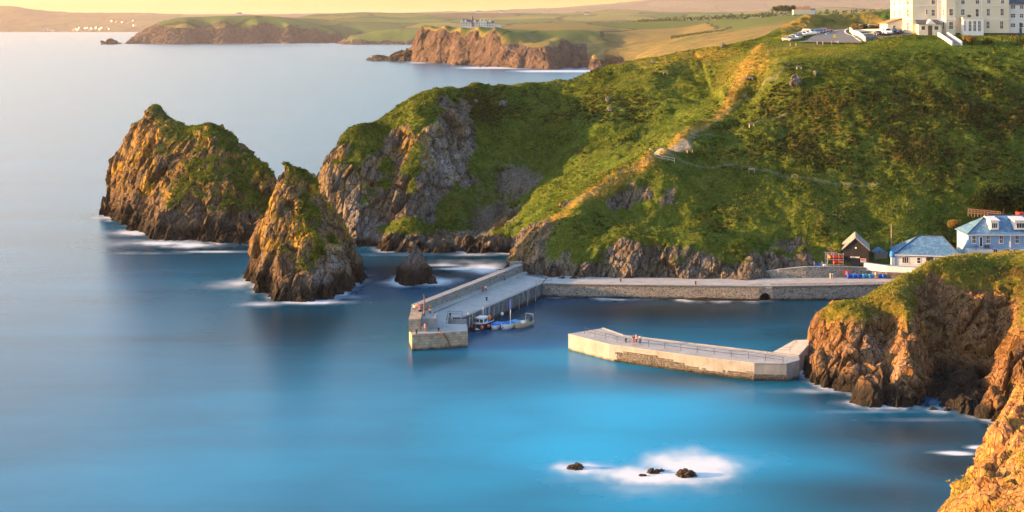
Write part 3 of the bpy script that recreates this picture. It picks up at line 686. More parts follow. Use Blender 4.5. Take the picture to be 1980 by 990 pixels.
# ---------------------------------------------------------------- turf and scrub growing on the slopes
def veg_material(name,stops,rough=.85):
    n=NT(name); c=n.ramp(n.attr('tone'),stops)
    x=n.new('ShaderNodeBsdfPrincipled'); n.put(x,'Base Color',c); n.put(x,'Roughness',rough); n.put(x,'Specular IOR Level',.1)
    t=n.new('ShaderNodeBsdfTranslucent'); n.put(t,'Color',c)
    mx=n.new('ShaderNodeMixShader'); mx.inputs[0].default_value=.25; n.t.links.new(x.outputs[0],mx.inputs[1]); n.t.links.new(t.outputs[0],mx.inputs[2]); n.t.links.new(mx.outputs[0],n.out.inputs[0])
    return n.m
def surf(o):
    me=o.data; n=len(me.vertices); co=np.empty(n*3,np.float32); me.vertices.foreach_get('co',co)
    no=np.empty(n*3,np.float32); me.vertices.foreach_get('normal',no)
    a={}
    for at in me.attributes:
        if at.data_type=='FLOAT' and at.domain=='POINT':
            v=np.empty(n,np.float32); at.data.foreach_get('value',v); a[at.name]=v
    return co.reshape(-1,3).astype(float),no.reshape(-1,3).astype(float),a
def tri_mesh(name,V,tone,mat):
    me=bpy.data.meshes.new(name); nv=len(V); nf=nv//3
    me.vertices.add(nv); me.vertices.foreach_set('co',V.astype(np.float32).ravel())
    me.loops.add(nv); me.loops.foreach_set('vertex_index',np.arange(nv,dtype=np.int32))
    me.polygons.add(nf); me.polygons.foreach_set('loop_start',np.arange(0,nv,3,dtype=np.int32)); me.polygons.foreach_set('loop_total',np.full(nf,3,np.int32))
    me.update(calc_edges=True)
    at=me.attributes.new('tone','FLOAT','POINT'); at.data.foreach_set('value',tone.astype(np.float32))
    me.materials.append(mat); o=bpy.data.objects.new(name,me); COL.objects.link(o); return o
def tufts(name,src,count,prob,tone,size,mat,seed,blades=4,spread=.6):
    r=np.random.default_rng(seed); co,no,a=src
    w=prob(co,no,a); w=np.clip(w,0,None); w/=w.sum()
    i=r.choice(len(co),count,p=w)
    c=co[i]+r.normal(0,.18,(count,3))*[1,1,.3]; t=tone(co[i],no[i],{k:v[i] for k,v in a.items()})+r.normal(0,.11,count)
    s=size(co[i],{k:v[i] for k,v in a.items()})*r.uniform(.6,1.4,count)
    c=np.repeat(c,blades,0); s=np.repeat(s,blades); t=np.repeat(t,blades)+r.normal(0,.05,count*blades); nn=np.repeat(no[i],blades,0)
    m=len(c)
    lean=r.normal(0,spread,(m,3))+nn*.5; lean[:,2]=np.abs(lean[:,2])*.6+.55; lean/=np.linalg.norm(lean,axis=1,keepdims=True)
    side=np.cross(lean,r.normal(0,1,(m,3))); side/=np.linalg.norm(side,axis=1,keepdims=True)+1e-9
    base=c+r.normal(0,.35,(m,3))*[1,1,.2]*s[:,None]-nn*.12*s[:,None]
    V=np.stack([base-side*s[:,None]*.28,base+side*s[:,None]*.28,base+lean*s[:,None]],1).reshape(-1,3)
    return tri_mesh(name,V,np.clip(np.repeat(t,3),0,1),mat)
def bushes(name,src,count,prob,tone,size,mat,seed,leaves=34):
    r=np.random.default_rng(seed); co,no,a=src
    w=np.clip(prob(co,no,a),0,None); w/=w.sum()
    i=r.choice(len(co),count,p=w); s=size(co[i],{k:v[i] for k,v in a.items()})*r.uniform(.55,1.35,count)
    t=tone(co[i],no[i],{k:v[i] for k,v in a.items()})+r.normal(0,.13,count)
    m=count*leaves; S=np.repeat(s,leaves); C=np.repeat(co[i],leaves,0)
    d=r.normal(0,1,(m,3)); d/=np.linalg.norm(d,axis=1,keepdims=True); d[:,2]=np.abs(d[:,2])*.85-.05
    c=C+d*S[:,None]*r.uniform(.55,1.0,(m,1))*[1,1,.75]
    n=d+r.normal(0,.45,(m,3)); n/=np.linalg.norm(n,axis=1,keepdims=True)
    u=np.cross(n,r.normal(0,1,(m,3))); u/=np.linalg.norm(u,axis=1,keepdims=True); v=np.cross(n,u)
    k=(S*r.uniform(.22,.42,m))[:,None]
    V=np.stack([c-u*k,c+u*k*.9+v*k*.3,c+v*k*1.3],1).reshape(-1,3)
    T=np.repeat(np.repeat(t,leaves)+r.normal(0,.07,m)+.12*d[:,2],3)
    return tri_mesh(name,V,np.clip(T,0,1),mat)
M_grass=veg_material('grass_blades',[(0,(.016,.024,.005)),(.25,(.045,.070,.010)),(.5,(.11,.165,.018)),(.72,(.22,.22,.035)),(1,(.42,.33,.10))])
M_scrub=veg_material('scrub_leaves',[(0,(.012,.017,.005)),(.3,(.032,.046,.010)),(.55,(.070,.088,.016)),(.78,(.13,.09,.025)),(1,(.24,.12,.035))])
HS=surf(headland)
hn=fbm(HS[0],18,3,400); hn2=fbm(HS[0],6,3,401)
def hp(co,no,a): return (1-a['rock'])**2*(co[:,2]>2.5)*(1-a['path'])*(co[:,1]<450)*np.where((co[:,0]>.2*co[:,1])&(co[:,1]>396)&(a['straw']<.9),.10,1)*(dist_poly(co[:,0],co[:,1],ROADC)>6.5)*np.where((co[:,0]>108)&(co[:,1]>394),0,1)*np.where((co[:,0]>62)&(co[:,1]<316)&(co[:,2]<7),0,1)*(1-.9*np.clip(a['scree'],0,1))
tag(tufts('grass',HS,120000,lambda co,no,a:hp(co,no,a)*(1.1-np.clip(a['heath'],0,.8)),lambda co,no,a:.40+.14*a['lush']-.10*a['heath']+.20*a['straw']+.28*a['gold']-.05-.13*sstep(45,75,co[:,0])*sstep(15,26,co[:,2])*(co[:,1]<384)*(1-a['gold'])+.30*fbm(co,12,3,404)+.22*fbm(co,3.5,2,414),lambda co,a:(.25+.10*(1-a['lush']))*(1+.5*fbm(co,10,2,415)),M_grass,1),kind='stuff')  # tone drops on the upper right slope: shade painted into the grass
tag(bushes('undergrowth',HS,6000,lambda co,no,a:hp(co,no,a)*(1-a['gold'])*np.clip(a['heath']*1.4-.25,0.01,1)**1.5*np.where((co[:,0]>66)&(co[:,1]>379),0,1),lambda co,no,a:.31+.28*fbm(co,16,2,402)+.12*sstep(60,110,co[:,0])*fbm(co,30,1,403),lambda co,a:.55+.2*fbm(co,9,2,405),M_scrub,2),kind='stuff')
sc_=surf(south_cliff)
tag(tufts('grass',sc_,22000,lambda co,no,a:(1-a['rock'])**2*(co[:,2]>6),lambda co,no,a:.60+.25*a['straw']-.45*a['heath']+.2*fbm(co,5,2,406)-.3*a['lush'],lambda co,a:.24+0*co[:,0],M_grass,3),kind='stuff')
tag(bushes('undergrowth',sc_,120,lambda co,no,a:(1-a['rock'])**2*(co[:,2]>7)*(1-a['lush'])*np.clip(a['heath'],.1,1),lambda co,no,a:.5+.3*fbm(co,8,2,407),lambda co,a:.42+0*co[:,0],M_scrub,4),kind='stuff')
sn=surf(near_cliff)
tag(tufts('grass',sn,16000,lambda co,no,a:np.clip(1-1.4*a['rock'],0,1)**1.5+.002,lambda co,no,a:.70+.22*a['straw']+.2*fbm(co,2.5,2,408),lambda co,a:.15+0*co[:,0],M_grass,5),kind='stuff')
for i,(st,cnt) in enumerate(((stack1,11000),(stack2,3500))):
    ss_=surf(st)
    tag(tufts('grass',ss_,cnt,lambda co,no,a:(1-a['rock'])**2*(co[:,2]>6),lambda co,no,a:.42+.2*a['straw']+.25*fbm(co,5,2,409)-.1*a['lush'],lambda co,a:.4+0*co[:,0],M_grass,6+i),kind='stuff')
# ---------------------------------------------------------------- sea (one sheet to the horizon, finer near the cove)
rows=1.0/np.linspace(1/62.0,1/9000.0,760); rows=np.concatenate([rows,[10000,12000,16000,22000]])
ca=np.concatenate([np.linspace(-6500,-320,24),np.linspace(-300,2300,640),np.linspace(2330,8500,24)])
tx=(ca-CX)/FPX
X=tx[:,None]*rows[None]; Y=np.broadcast_to(rows[None],X.shape)
V=np.stack([X,Y,np.zeros_like(X)],2).reshape(-1,3)
def ipx(V): return V[:,0]/V[:,1]*FPX+CX, HOR+EYE*FPX/V[:,1]
sx,sy=V[:,0],V[:,1]
def foam_patch(px,py,rx,ry,a,seed=0,soft=.6,nz=.5):
    c=Wz(px,py,0); q=np.sqrt(((sx-c[0])/rx)**2+((sy-c[1])/ry)**2)
    return a*(1-sstep(1-soft,1.15,q+nz*FN))
FN=fbm(V*[1,.55,1],6.0,5,201); FM=fbm(V*[.35,1,1],9.0,4,205)
FN=np.where(np.hypot(sx,sy)<900,FN,0)
foam=np.zeros(len(V))
def ff(*a,**k):
    global foam
    foam=np.maximum(foam,foam_patch(*a,**k))
FW=fbm(V*[.8,.5,1],2.2,4,207); FW=np.where(np.hypot(sx,sy)<900,FW,0)
def mistp(px,py,rx,ry,a,k=1.25,wob=.45):
    global foam
    c=Wz(px,py,0); q=np.sqrt(((sx-c[0])/rx)**2+((sy-c[1])/ry)**2)+wob*FN+.30*FW
    foam=np.maximum(foam,a*np.exp(-np.clip(q,0,9)**1.6*k))
# surf over the reef in the bay
for q in [(1330,900,5.6,6.2,.98),(1370,897,4.6,4.6,.8),(1290,893,3.8,5,.85),(1262,922,6.5,3.4,.98),(1215,918,5.5,3.0,.85),(1320,926,4.2,2.8,.8),(1130,907,4.4,2.8,.85),(1100,905,3.0,2.0,.7),(1170,912,4.4,2.4,.65),(1250,945,11,4,.28),(1130,925,7,3.4,.22),(1400,890,6,4,.35)]: mistp(*q)
# wash round the stacks and along the shores
for px,py,rx,ry,a in [(215,420,6,6,.75),(262,450,7,5,1.0),(320,470,9,3.5,1.0),(370,475,7,3.5,1.0),(250,470,12,8,.35),(420,487,9,1.3,.75),(280,489,9,1.4,.5),(500,588,4,2.5,.7),(600,584,7,2.0,.95),(655,574,5,2.2,.5),(462,548,5,4,.7),(440,552,8,5,.35),
      (842,544,5,4.5,1.0),(855,512,6,1.8,.7),(890,520,5,1.4,1.0),(935,520,5,7,.9),(900,505,11,1.8,.5),(745,492,14,1.4,.4),(920,492,8,1.4,.7),(768,546,3.5,2.5,.8),(1838,875,2.2,.55,1.2),(1852,878,2.0,.45,1.1),(1890,865,1.3,.6,1.3),(1800,812,9,1.0,.25),(1690,796,8,.9,.3),(1590,756,9,1.6,.4)]:
    mistp(px,py,rx,ry,a,1.1,.35)
shore=[]
for o_ in (headland,south_cliff,stack1,stack2,stack3):
    q_=surf(o_)[0]; q_=q_[(np.abs(q_[:,2])<.35)&(q_[:,1]<470)]; shore.append(q_[::max(1,len(q_)//260)][:,:2])
shore=np.concatenate(shore); near=np.where((sy>195)&(sy<490)&(np.abs(sx)<150))[0]; dsh=np.full(len(V),99.)
for k0 in range(0,len(near),4000):
    ii=near[k0:k0+4000]; dsh[ii]=np.sqrt(((V[ii,None,:2]-shore[None])**2).sum(2).min(1))
foam=np.maximum(foam,np.clip(.55+1.1*FN+.5*FW,0,1)*.85*np.exp(-(dsh/(1.3+1.2*np.clip(FM,0,1)))**1.3))
for px,py,rx,ry,a in [(960,130,70,22,.9),(1060,136,60,22,.9),(870,125,60,20,.6),(1110,137,40,16,.9),(810,121,25,16,.6),(400,86,400,70,.35),(600,84,300,70,.4),(780,118,30,16,.5)]:
    c=Wz(px,py,0); q=np.sqrt(((sx-c[0])/rx)**2+((sy-c[1]+ry*1.2)/ry/2.2)**2); foam=np.maximum(foam,a*(1-sstep(.3,1.1,q)))
far_n=fbm(V*[.25,.06,1],60.0,3,215)
def soft(px,py,rx,ry,a):
    c=Wz(px,py,0); q=((sx-c[0])/rx)**2+((sy-c[1])/ry)**2; return a*np.exp(-q)
shoal=np.zeros(len(V))
for q in [(1250,800,26,20,1.0),(1150,860,22,20,.9),(1000,830,24,22,.7),(1350,880,22,16,.9),(1180,760,18,14,.6),(1400,760,16,10,.6),(900,940,24,14,.6),(1500,900,16,12,.6),(700,820,40,34,.40),(400,920,34,22,.40),(1250,690,30,14,.5),(1250,960,26,10,.7)]: shoal=np.maximum(shoal,soft(*q))
painted_shade=np.zeros(len(V))  # shade and dark reflections of rocks and walls, painted into the sea colour
for q in [(1780,840,24,10,1.0),(600,640,14,16,.75),(590,600,16,10,.7),(1450,600,26,14,.8),(1000,640,14,10,.55),(850,700,10,6,.5),(1350,735,22,7,.6),(1600,770,14,8,.7),(380,500,26,14,.5),(1700,960,18,9,.8),(1850,900,12,10,1.0),(1300,600,50,18,1.0),(590,620,22,26,.85),(720,600,18,20,.7),(830,520,34,26,1.0),(1000,610,16,14,.8),(420,480,40,18,.8),(1100,600,26,14,.8),(1100,592,24,10,.6),(1560,640,16,10,.5),(760,515,24,24,.8),(900,500,24,16,.8),(560,620,12,10,.4),(1050,955,12,4,.3)]: painted_shade=np.maximum(painted_shade,soft(*q))
mist=np.clip(.5+.0*sx,0,1)
n=NT('sea_water'); p=n.pos()
fo=n.attr('foam'); sh=n.attr('shoal'); ke=n.attr('painted_shade')
wn=n.noise(n.mapping(p,(.02,.05,1)),1.0,4,.6)
wn2=n.noise(n.mapping(p,(.12,.5,1)),1.0,4,.65)
wl=n.noise(n.mapping(p,(.006,.035,1),rot=(0,0,.12)),1.0,5,.62,.8)
deep=n.mix(n.ss(n.math('ADD',n.math('MULTIPLY',wn,.45),n.math('MULTIPLY',wl,.55)),.3,.7),(.001,.062,.128),(.001,.118,.24))
col=n.mix(n.math('MULTIPLY',sh,n.ss(wn,.2,.7,.7,1.0)),deep,(.0003,.36,.66))
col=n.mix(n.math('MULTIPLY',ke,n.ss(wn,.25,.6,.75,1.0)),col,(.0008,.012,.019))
ff_=n.math('MULTIPLY',n.ss(n.math('ADD',fo,n.math('MULTIPLY',n.math('MULTIPLY',n.math('SUBTRACT',wn2,.5),fo),.5)),.02,.82),1.0,True)
col=n.mix(ff_,col,(.64,.70,.74))
wv=n.noise(n.mapping(p,(.25,.6,1)),1.0,5,.6)
b=n.bump(wv,.045,.5)
rg=n.math('ADD',.27,n.math('MULTIPLY',ff_,.4))
m=n.bsdf(col,rg,b,.22,IOR=1.33)
sea=mesh_from_grid('sea',V,len(ca),len(rows),n.m,dict(foam=foam,shoal=shoal,painted_shade=painted_shade))
tag(sea,kind='structure')
# ---------------------------------------------------------------- light
SUN_EL=math.radians(8.5); SUN_AZ=math.radians(-91.0)     # azimuth from the line of sight (+Y), negative = left
w=bpy.data.worlds.new('World'); SC.world=w; w.use_nodes=True; nt=w.node_tree; nt.nodes.clear()
out=nt.nodes.new('ShaderNodeOutputWorld'); bg=nt.nodes.new('ShaderNodeBackground'); sky=nt.nodes.new('ShaderNodeTexSky')
sky.sky_type='NISHITA'; sky.sun_disc=False; sky.sun_elevation=SUN_EL; sky.sun_rotation=SUN_AZ; sky.air_density=1.0; sky.dust_density=2.0; sky.ozone_density=2.0; sky.altitude=0
tc=nt.nodes.new('ShaderNodeTexCoord'); sp=nt.nodes.new('ShaderNodeSeparateXYZ'); nt.links.new(tc.outputs['Generated'],sp.inputs[0])
def wm(t,**k):
    x=nt.nodes.new(t)
    for a,b in k.items(): setattr(x,a,b)
    return x
el=wm('ShaderNodeMapRange',interpolation_type='SMOOTHSTEP'); nt.links.new(sp.outputs[2],el.inputs[0]); el.inputs[1].default_value=0; el.inputs[2].default_value=.6; el.inputs[3].default_value=1; el.inputs[4].default_value=0
az=wm('ShaderNodeMapRange',interpolation_type='SMOOTHSTEP'); nt.links.new(sp.outputs[0],az.inputs[0]); az.inputs[1].default_value=-.52; az.inputs[2].default_value=.06; az.inputs[3].default_value=1; az.inputs[4].default_value=.04
mu=wm('ShaderNodeMath',operation='MULTIPLY'); nt.links.new(el.outputs[0],mu.inputs[0]); nt.links.new(az.outputs[0],mu.inputs[1])
dusk=wm('ShaderNodeMix',data_type='RGBA',blend_type='MIX'); nt.links.new(mu.outputs[0],dusk.inputs[0]); nt.links.new(sky.outputs[0],dusk.inputs[6]); dusk.inputs[7].default_value=(4.5,3.65,2.85,1)
lo=wm('ShaderNodeMapRange',interpolation_type='SMOOTHSTEP'); nt.links.new(sp.outputs[2],lo.inputs[0]); lo.inputs[1].default_value=.004; lo.inputs[2].default_value=.055; lo.inputs[3].default_value=1; lo.inputs[4].default_value=0
band=wm('ShaderNodeMix',data_type='RGBA',blend_type='MIX'); nt.links.new(lo.outputs[0],band.inputs[0]); nt.links.new(dusk.outputs[2],band.inputs[6]); band.inputs[7].default_value=(1.75,1.05,.22,1)
nt.links.new(band.outputs[2],bg.inputs[0]); bg.inputs[1].default_value=.15; nt.links.new(bg.outputs[0],out.inputs[0])
sl=bpy.data.lights.new('sun','SUN'); sl.energy=5.0; sl.angle=math.radians(.6); sl.color=(1,.52,.18)
so=bpy.data.objects.new('sun',sl); COL.objects.link(so)
d=Vector((math.sin(SUN_AZ)*math.cos(SUN_EL),math.cos(SUN_AZ)*math.cos(SUN_EL),math.sin(SUN_EL)))
so.rotation_euler=(-d).to_track_quat('-Z','Y').to_euler(); so.location=(0,0,200)
vs=SC.view_settings; vs.view_transform='Standard'; vs.look='None'; vs.exposure=2.1; vs.gamma=1; vs.use_curve_mapping=False
SC.render.engine='CYCLES'; SC.cycles.use_denoising=True; SC.cycles.max_bounces=5; SC.cycles.diffuse_bounces=2; SC.cycles.glossy_bounces=2; SC.cycles.transmission_bounces=2; SC.cycles.volume_bounces=0; SC.cycles.transparent_max_bounces=8
SC.cycles.use_adaptive_sampling=True; SC.cycles.adaptive_threshold=.02; SC.cycles.sample_clamp_indirect=6

# ---------------------------------------------------------------- air
hz=MB(); hz.box(-62000,62000,-400,23000,-30,300)
hm=bpy.data.materials.new('haze_air'); hm.use_nodes=True; ht=hm.node_tree; ht.nodes.clear()
ho=ht.nodes.new('ShaderNodeOutputMaterial'); pv=ht.nodes.new('ShaderNodeVolumePrincipled'); pv.inputs['Color'].default_value=(.82,.76,.74,1); pv.inputs['Density'].default_value=.000032; pv.inputs['Anisotropy'].default_value=.2
ht.links.new(pv.outputs[0],ho.inputs['Volume'])
haze=hz.build('haze',hm); tag(haze,kind='stuff')
# ---------------------------------------------------------------- ground lookup and shared materials
HV=HS[0]; CV=sc_[0]
def ground(x,y,src=None):
    v=HV if src is None else src
    d=(v[:,0]-x)**2+(v[:,1]-y)**2; k=np.argpartition(d,4)[:4]
    return float(np.average(v[k,2],weights=1/(d[k]+.02)))
M_white=simple('white_render',(.60,.60,.59),.8,.08,.6); M_cream=simple('cream_render',(.66,.58,.43),.85,.06,.3)
M_bluewall=simple('pale_blue_render',(.20,.34,.52),.85,.08,.5); M_whitep=simple('white_paint',(.70,.70,.69),.5,.05,1.5)
M_glass=simple('window_glass',(.025,.035,.05),.08,.4,1.2,spec=.8)
M_black=simple('black_tarred_boards',(.018,.018,.02),.8,.3,3,bump=.3)
M_dark=simple('dark_plinth_paint',(.04,.045,.055),.8,.2,1)
M_iron=simple('painted_iron',(.05,.055,.065),.5,.3,6,metal=.4)
M_rust=simple('rusty_iron',(.22,.09,.04),.8,.4,8,metal=.2)
M_wood=simple('weathered_wood',(.26,.22,.17),.85,.3,4,bump=.3,stretch=(1,1,.2)); M_palewood=simple('pale_timber',(.55,.50,.42),.8,.2,4)
M_asphalt=simple('road_asphalt',(.10,.115,.13),.9,.15,.8,coord='pos',bump=.15)
M_paint=simple('road_paint',(.62,.62,.58),.8,.12,2,coord='pos')
M_tile=simple('red_clay_tiles',(.34,.17,.09),.85,.3,2)
def slate(name,a,b,course=.22):
    n=NT(name); p=n.obj()
    br=n.new('ShaderNodeTexBrick'); n.put(br,'Vector',n.mapping(p,(1,1,1),rot=(math.radians(90),0,0))); n.put(br,'Scale',1.0); n.put(br,'Row Height',course); n.put(br,'Brick Width',.35); n.put(br,'Mortar Size',.012)
    br.inputs['Color1'].default_value=(*a,1); br.inputs['Color2'].default_value=(*b,1); br.inputs['Mortar'].default_value=(a[0]*.5,a[1]*.5,a[2]*.5,1)
    l=n.ss(n.noise(p,1.3,5,.7),.42,.68); c=n.mix(n.math('MULTIPLY',l,.6),br.outputs[0],tuple(min(1,x*1.6+.03) for x in b))
    return n.bsdf(c,.6,n.bump(br.outputs[1],.3,.02),.4)
M_slate=slate('blue_grey_slates',(.055,.14,.26),(.09,.21,.35)); M_weath=slate('weathered_roof_sheets',(.20,.19,.17),(.30,.28,.25)); M_slated=slate('dark_slates',(.05,.06,.075),(.08,.09,.11))
def rubble(name,stones,mortar,size=.55,wet=True,flat=1.0):
    n=NT(name); p=n.pos(); q=n.mapping(p,(1,1,1.5)); dn=n.noise(p,2.5,2,.5,col=True); ad=n.new('ShaderNodeVectorMath',operation='MULTIPLY_ADD'); n.put(ad,0,dn); ad.inputs[1].default_value=(.18,.18,.18); n.put(ad,2,q)
    v=n.new('ShaderNodeTexVoronoi',feature='F1'); n.put(v,'Vector',ad.outputs[0]); n.put(v,'Scale',1/size)
    e=n.voro(ad.outputs[0],1/size,'DISTANCE_TO_EDGE')
    sep=n.new('ShaderNodeSeparateColor'); n.put(sep,0,v.outputs['Color'])
    c=n.ramp(sep.outputs[0],[(i/(len(stones)-1),s) for i,s in enumerate(stones)])
    f=n.noise(p,7,5,.7); c=n.mix(n.ss(f,.4,.75,0,.45),c,(.30,.28,.24))
    ed=n.ss(e,.03,.10); c=n.mix(ed,mortar,c)
    if wet:
        sp=n.new('ShaderNodeSeparateXYZ'); n.put(sp,0,p); zz=n.math('ADD',sp.outputs[2],n.math('MULTIPLY',n.noise(p,.6,4,.6),1.0))
        c=n.mix(n.ss(zz,.55,1.25),(.022,.024,.018),c)
    return n.bsdf(c,.9,n.bump(n.math('ADD',ed,n.math('MULTIPLY',f,.4)),.8,.12),.2)
M_rubble=rubble('rubble_masonry',[(.08,.085,.085),(.17,.165,.15),(.30,.28,.25),(.12,.11,.10)],(.36,.345,.31))
M_rubble_d=rubble('dark_rubble_masonry',[(.05,.05,.05),(.11,.105,.10),(.20,.18,.16),(.08,.075,.07)],(.15,.14,.13),.5)
def ashlar(name,a,b,mort,wet=True,w=1.1,h=.5):
    n=NT(name); p=n.pos(); sp=n.new('ShaderNodeSeparateXYZ'); n.put(sp,0,p)
    s=n.math('ADD',sp.outputs[0],n.math('MULTIPLY',sp.outputs[1],.83)); cb=n.new('ShaderNodeCombineXYZ'); n.put(cb,0,s); n.put(cb,1,sp.outputs[2])
    br=n.new('ShaderNodeTexBrick'); n.put(br,'Vector',cb.outputs[0]); n.put(br,'Scale',1.0); n.put(br,'Row Height',h); n.put(br,'Brick Width',w); n.put(br,'Mortar Size',.02)
    br.inputs['Color1'].default_value=(*a,1); br.inputs['Color2'].default_value=(*b,1); br.inputs['Mortar'].default_value=(*mort,1)
    f=n.noise(p,.9,5,.7); c=n.mix(n.ss(f,.42,.66,0,.7),br.outputs[0],(.22,.12,.045)); c=n.mix(n.ss(n.noise(p,4,5,.7),.45,.8,0,.5),c,(.40,.38,.33))
    zz=n.math('ADD',sp.outputs[2],n.math('MULTIPLY',n.noise(p,.7,4,.6),.9)); c=n.mix(n.ss(zz,.5,1.1),(.03,.03,.018),c)
    return n.bsdf(c,.9,n.bump(n.math('ADD',br.outputs[1],n.math('MULTIPLY',f,-.5)),.5,.06),.2)
M_ashlar=ashlar('dressed_granite',(.30,.25,.18),(.42,.37,.29),(.14,.12,.09))
def concrete(name,a,b,wet=True,stain=(.16,.12,.08)):
    n=NT(name); p=n.pos(); f=n.noise(p,.35,5,.65); g=n.noise(n.mapping(p,(1,1,.25)),1.2,5,.7); c=n.ramp(n.math('ADD',n.math('MULTIPLY',f,.6),n.math('MULTIPLY',g,.4)),[(.32,a),(.66,b)])
    c=n.mix(n.ss(n.noise(p,.5,6,.75),.55,.75,0,.5),c,stain)
    br=n.new('ShaderNodeTexBrick'); sp=n.new('ShaderNodeSeparateXYZ'); n.put(sp,0,p); cb=n.new('ShaderNodeCombineXYZ'); n.put(cb,0,n.math('ADD',sp.outputs[0],n.math('MULTIPLY',sp.outputs[1],-.5))); n.put(cb,1,n.math('ADD',sp.outputs[1],sp.outputs[2]))
    n.put(br,'Vector',cb.outputs[0]); n.put(br,'Scale',1.0); n.put(br,'Row Height',3.1); n.put(br,'Brick Width',4.3); n.put(br,'Mortar Size',.03)
    c=n.mix(n.math('MULTIPLY',br.outputs[1],.5),c,tuple(x*.5 for x in a))
    if wet:
        zz=n.math('ADD',sp.outputs[2],n.math('MULTIPLY',n.noise(p,.6,4,.6),.8)); c=n.mix(n.ss(zz,.35,1.0),(.05,.06,.03),c)
    return n.bsdf(c,.85,n.bump(g,.25,.04),.25)
M_conc=concrete('pier_concrete',(.27,.28,.28),(.45,.45,.44),False); M_concw=concrete('cream_concrete',(.18,.188,.185),(.34,.345,.335))
M_concd=concrete('grey_concrete',(.20,.205,.21),(.33,.33,.325),False)
def wallstain(name):
    """timber fendered inner wall with pale drips"""
    n=NT(name); p=n.pos(); st=n.noise(n.mapping(p,(1.1,1.1,.05)),2.0,3,.7); g=n.noise(p,2.2,5,.7)
    c=n.ramp(g,[(.3,(.035,.045,.06)),(.6,(.12,.135,.15))]); c=n.mix(n.ss(st,.54,.64,0,.8),c,(.42,.50,.55))
    sp=n.new('ShaderNodeSeparateXYZ'); n.put(sp,0,p); zz=n.math('ADD',sp.outputs[2],n.math('MULTIPLY',n.noise(p,1.2,3,.6),1.2)); c=n.mix(n.ss(zz,.8,1.7),(.015,.018,.016),c)
    return n.bsdf(c,.9,n.bump(g,.6,.1),.2)
M_inner=wallstain('stained_harbour_wall')
def col(name,c,rough=.5,var=.12,**k): return simple(name,c,rough,var,3.0,**k)
M_orange=col('orange_plastic',(.75,.20,.03)); M_red=col('red_paint',(.62,.05,.035)); M_blue=col('blue_plastic',(.02,.09,.50)); M_cyan=col('light_blue_plastic',(.04,.28,.55)); M_boatblue=col('boat_blue',(.02,.22,.62)); M_tan=col('tan_hull_paint',(.45,.36,.24)); M_hull=col('dark_hull_paint',(.02,.025,.035)); M_yellow=col('yellow_paint',(.70,.48,.06)); M_tyre=col('tyre_rubber',(.02,.02,.02),.9); M_pink=col('pink_buoy',(.75,.16,.14))
# ---------------------------------------------------------------- people
M_skin=simple('skin',(.50,.30,.20),.6,.08,8); M_hair=simple('hair',(.05,.035,.025),.8,.2,20)
CLOTH=[simple('cloth_%s'%nm,c,.9,.15,6) for nm,c in (('navy',(.03,.04,.10)),('white',(.62,.61,.6)),('pink',(.60,.16,.22)),('red',(.50,.05,.05)),('grey',(.16,.16,.17)),('black',(.02,.02,.025)),('blue',(.06,.16,.42)),('orange',(.62,.24,.08)))]
def skin_obj(name,verts,edges,rad,mat,parent=None,roots=(0,)):
    me=bpy.data.meshes.new(name); me.from_pydata(verts,edges,[]); me.materials.append(mat)
    o=bpy.data.objects.new(name,me); COL.objects.link(o)
    if parent is not None: o.parent=parent
    s=o.modifiers.new('skin','SKIN'); s.use_smooth_shade=True
    sv=me.skin_vertices[0] if me.skin_vertices else None
    if sv is None:
        bmm=bmesh.new(); bmm.from_mesh(me); bmm.verts.layers.skin.verify(); bmm.to_mesh(me); bmm.free(); sv=me.skin_vertices[0]
    for i,r in enumerate(rad): sv.data[i].radius=(r,r) if not isinstance(r,tuple) else r; sv.data[i].use_root=(i in roots)
    ss=o.modifiers.new('subdivision','SUBSURF'); ss.levels=1; ss.render_levels=1
    return o
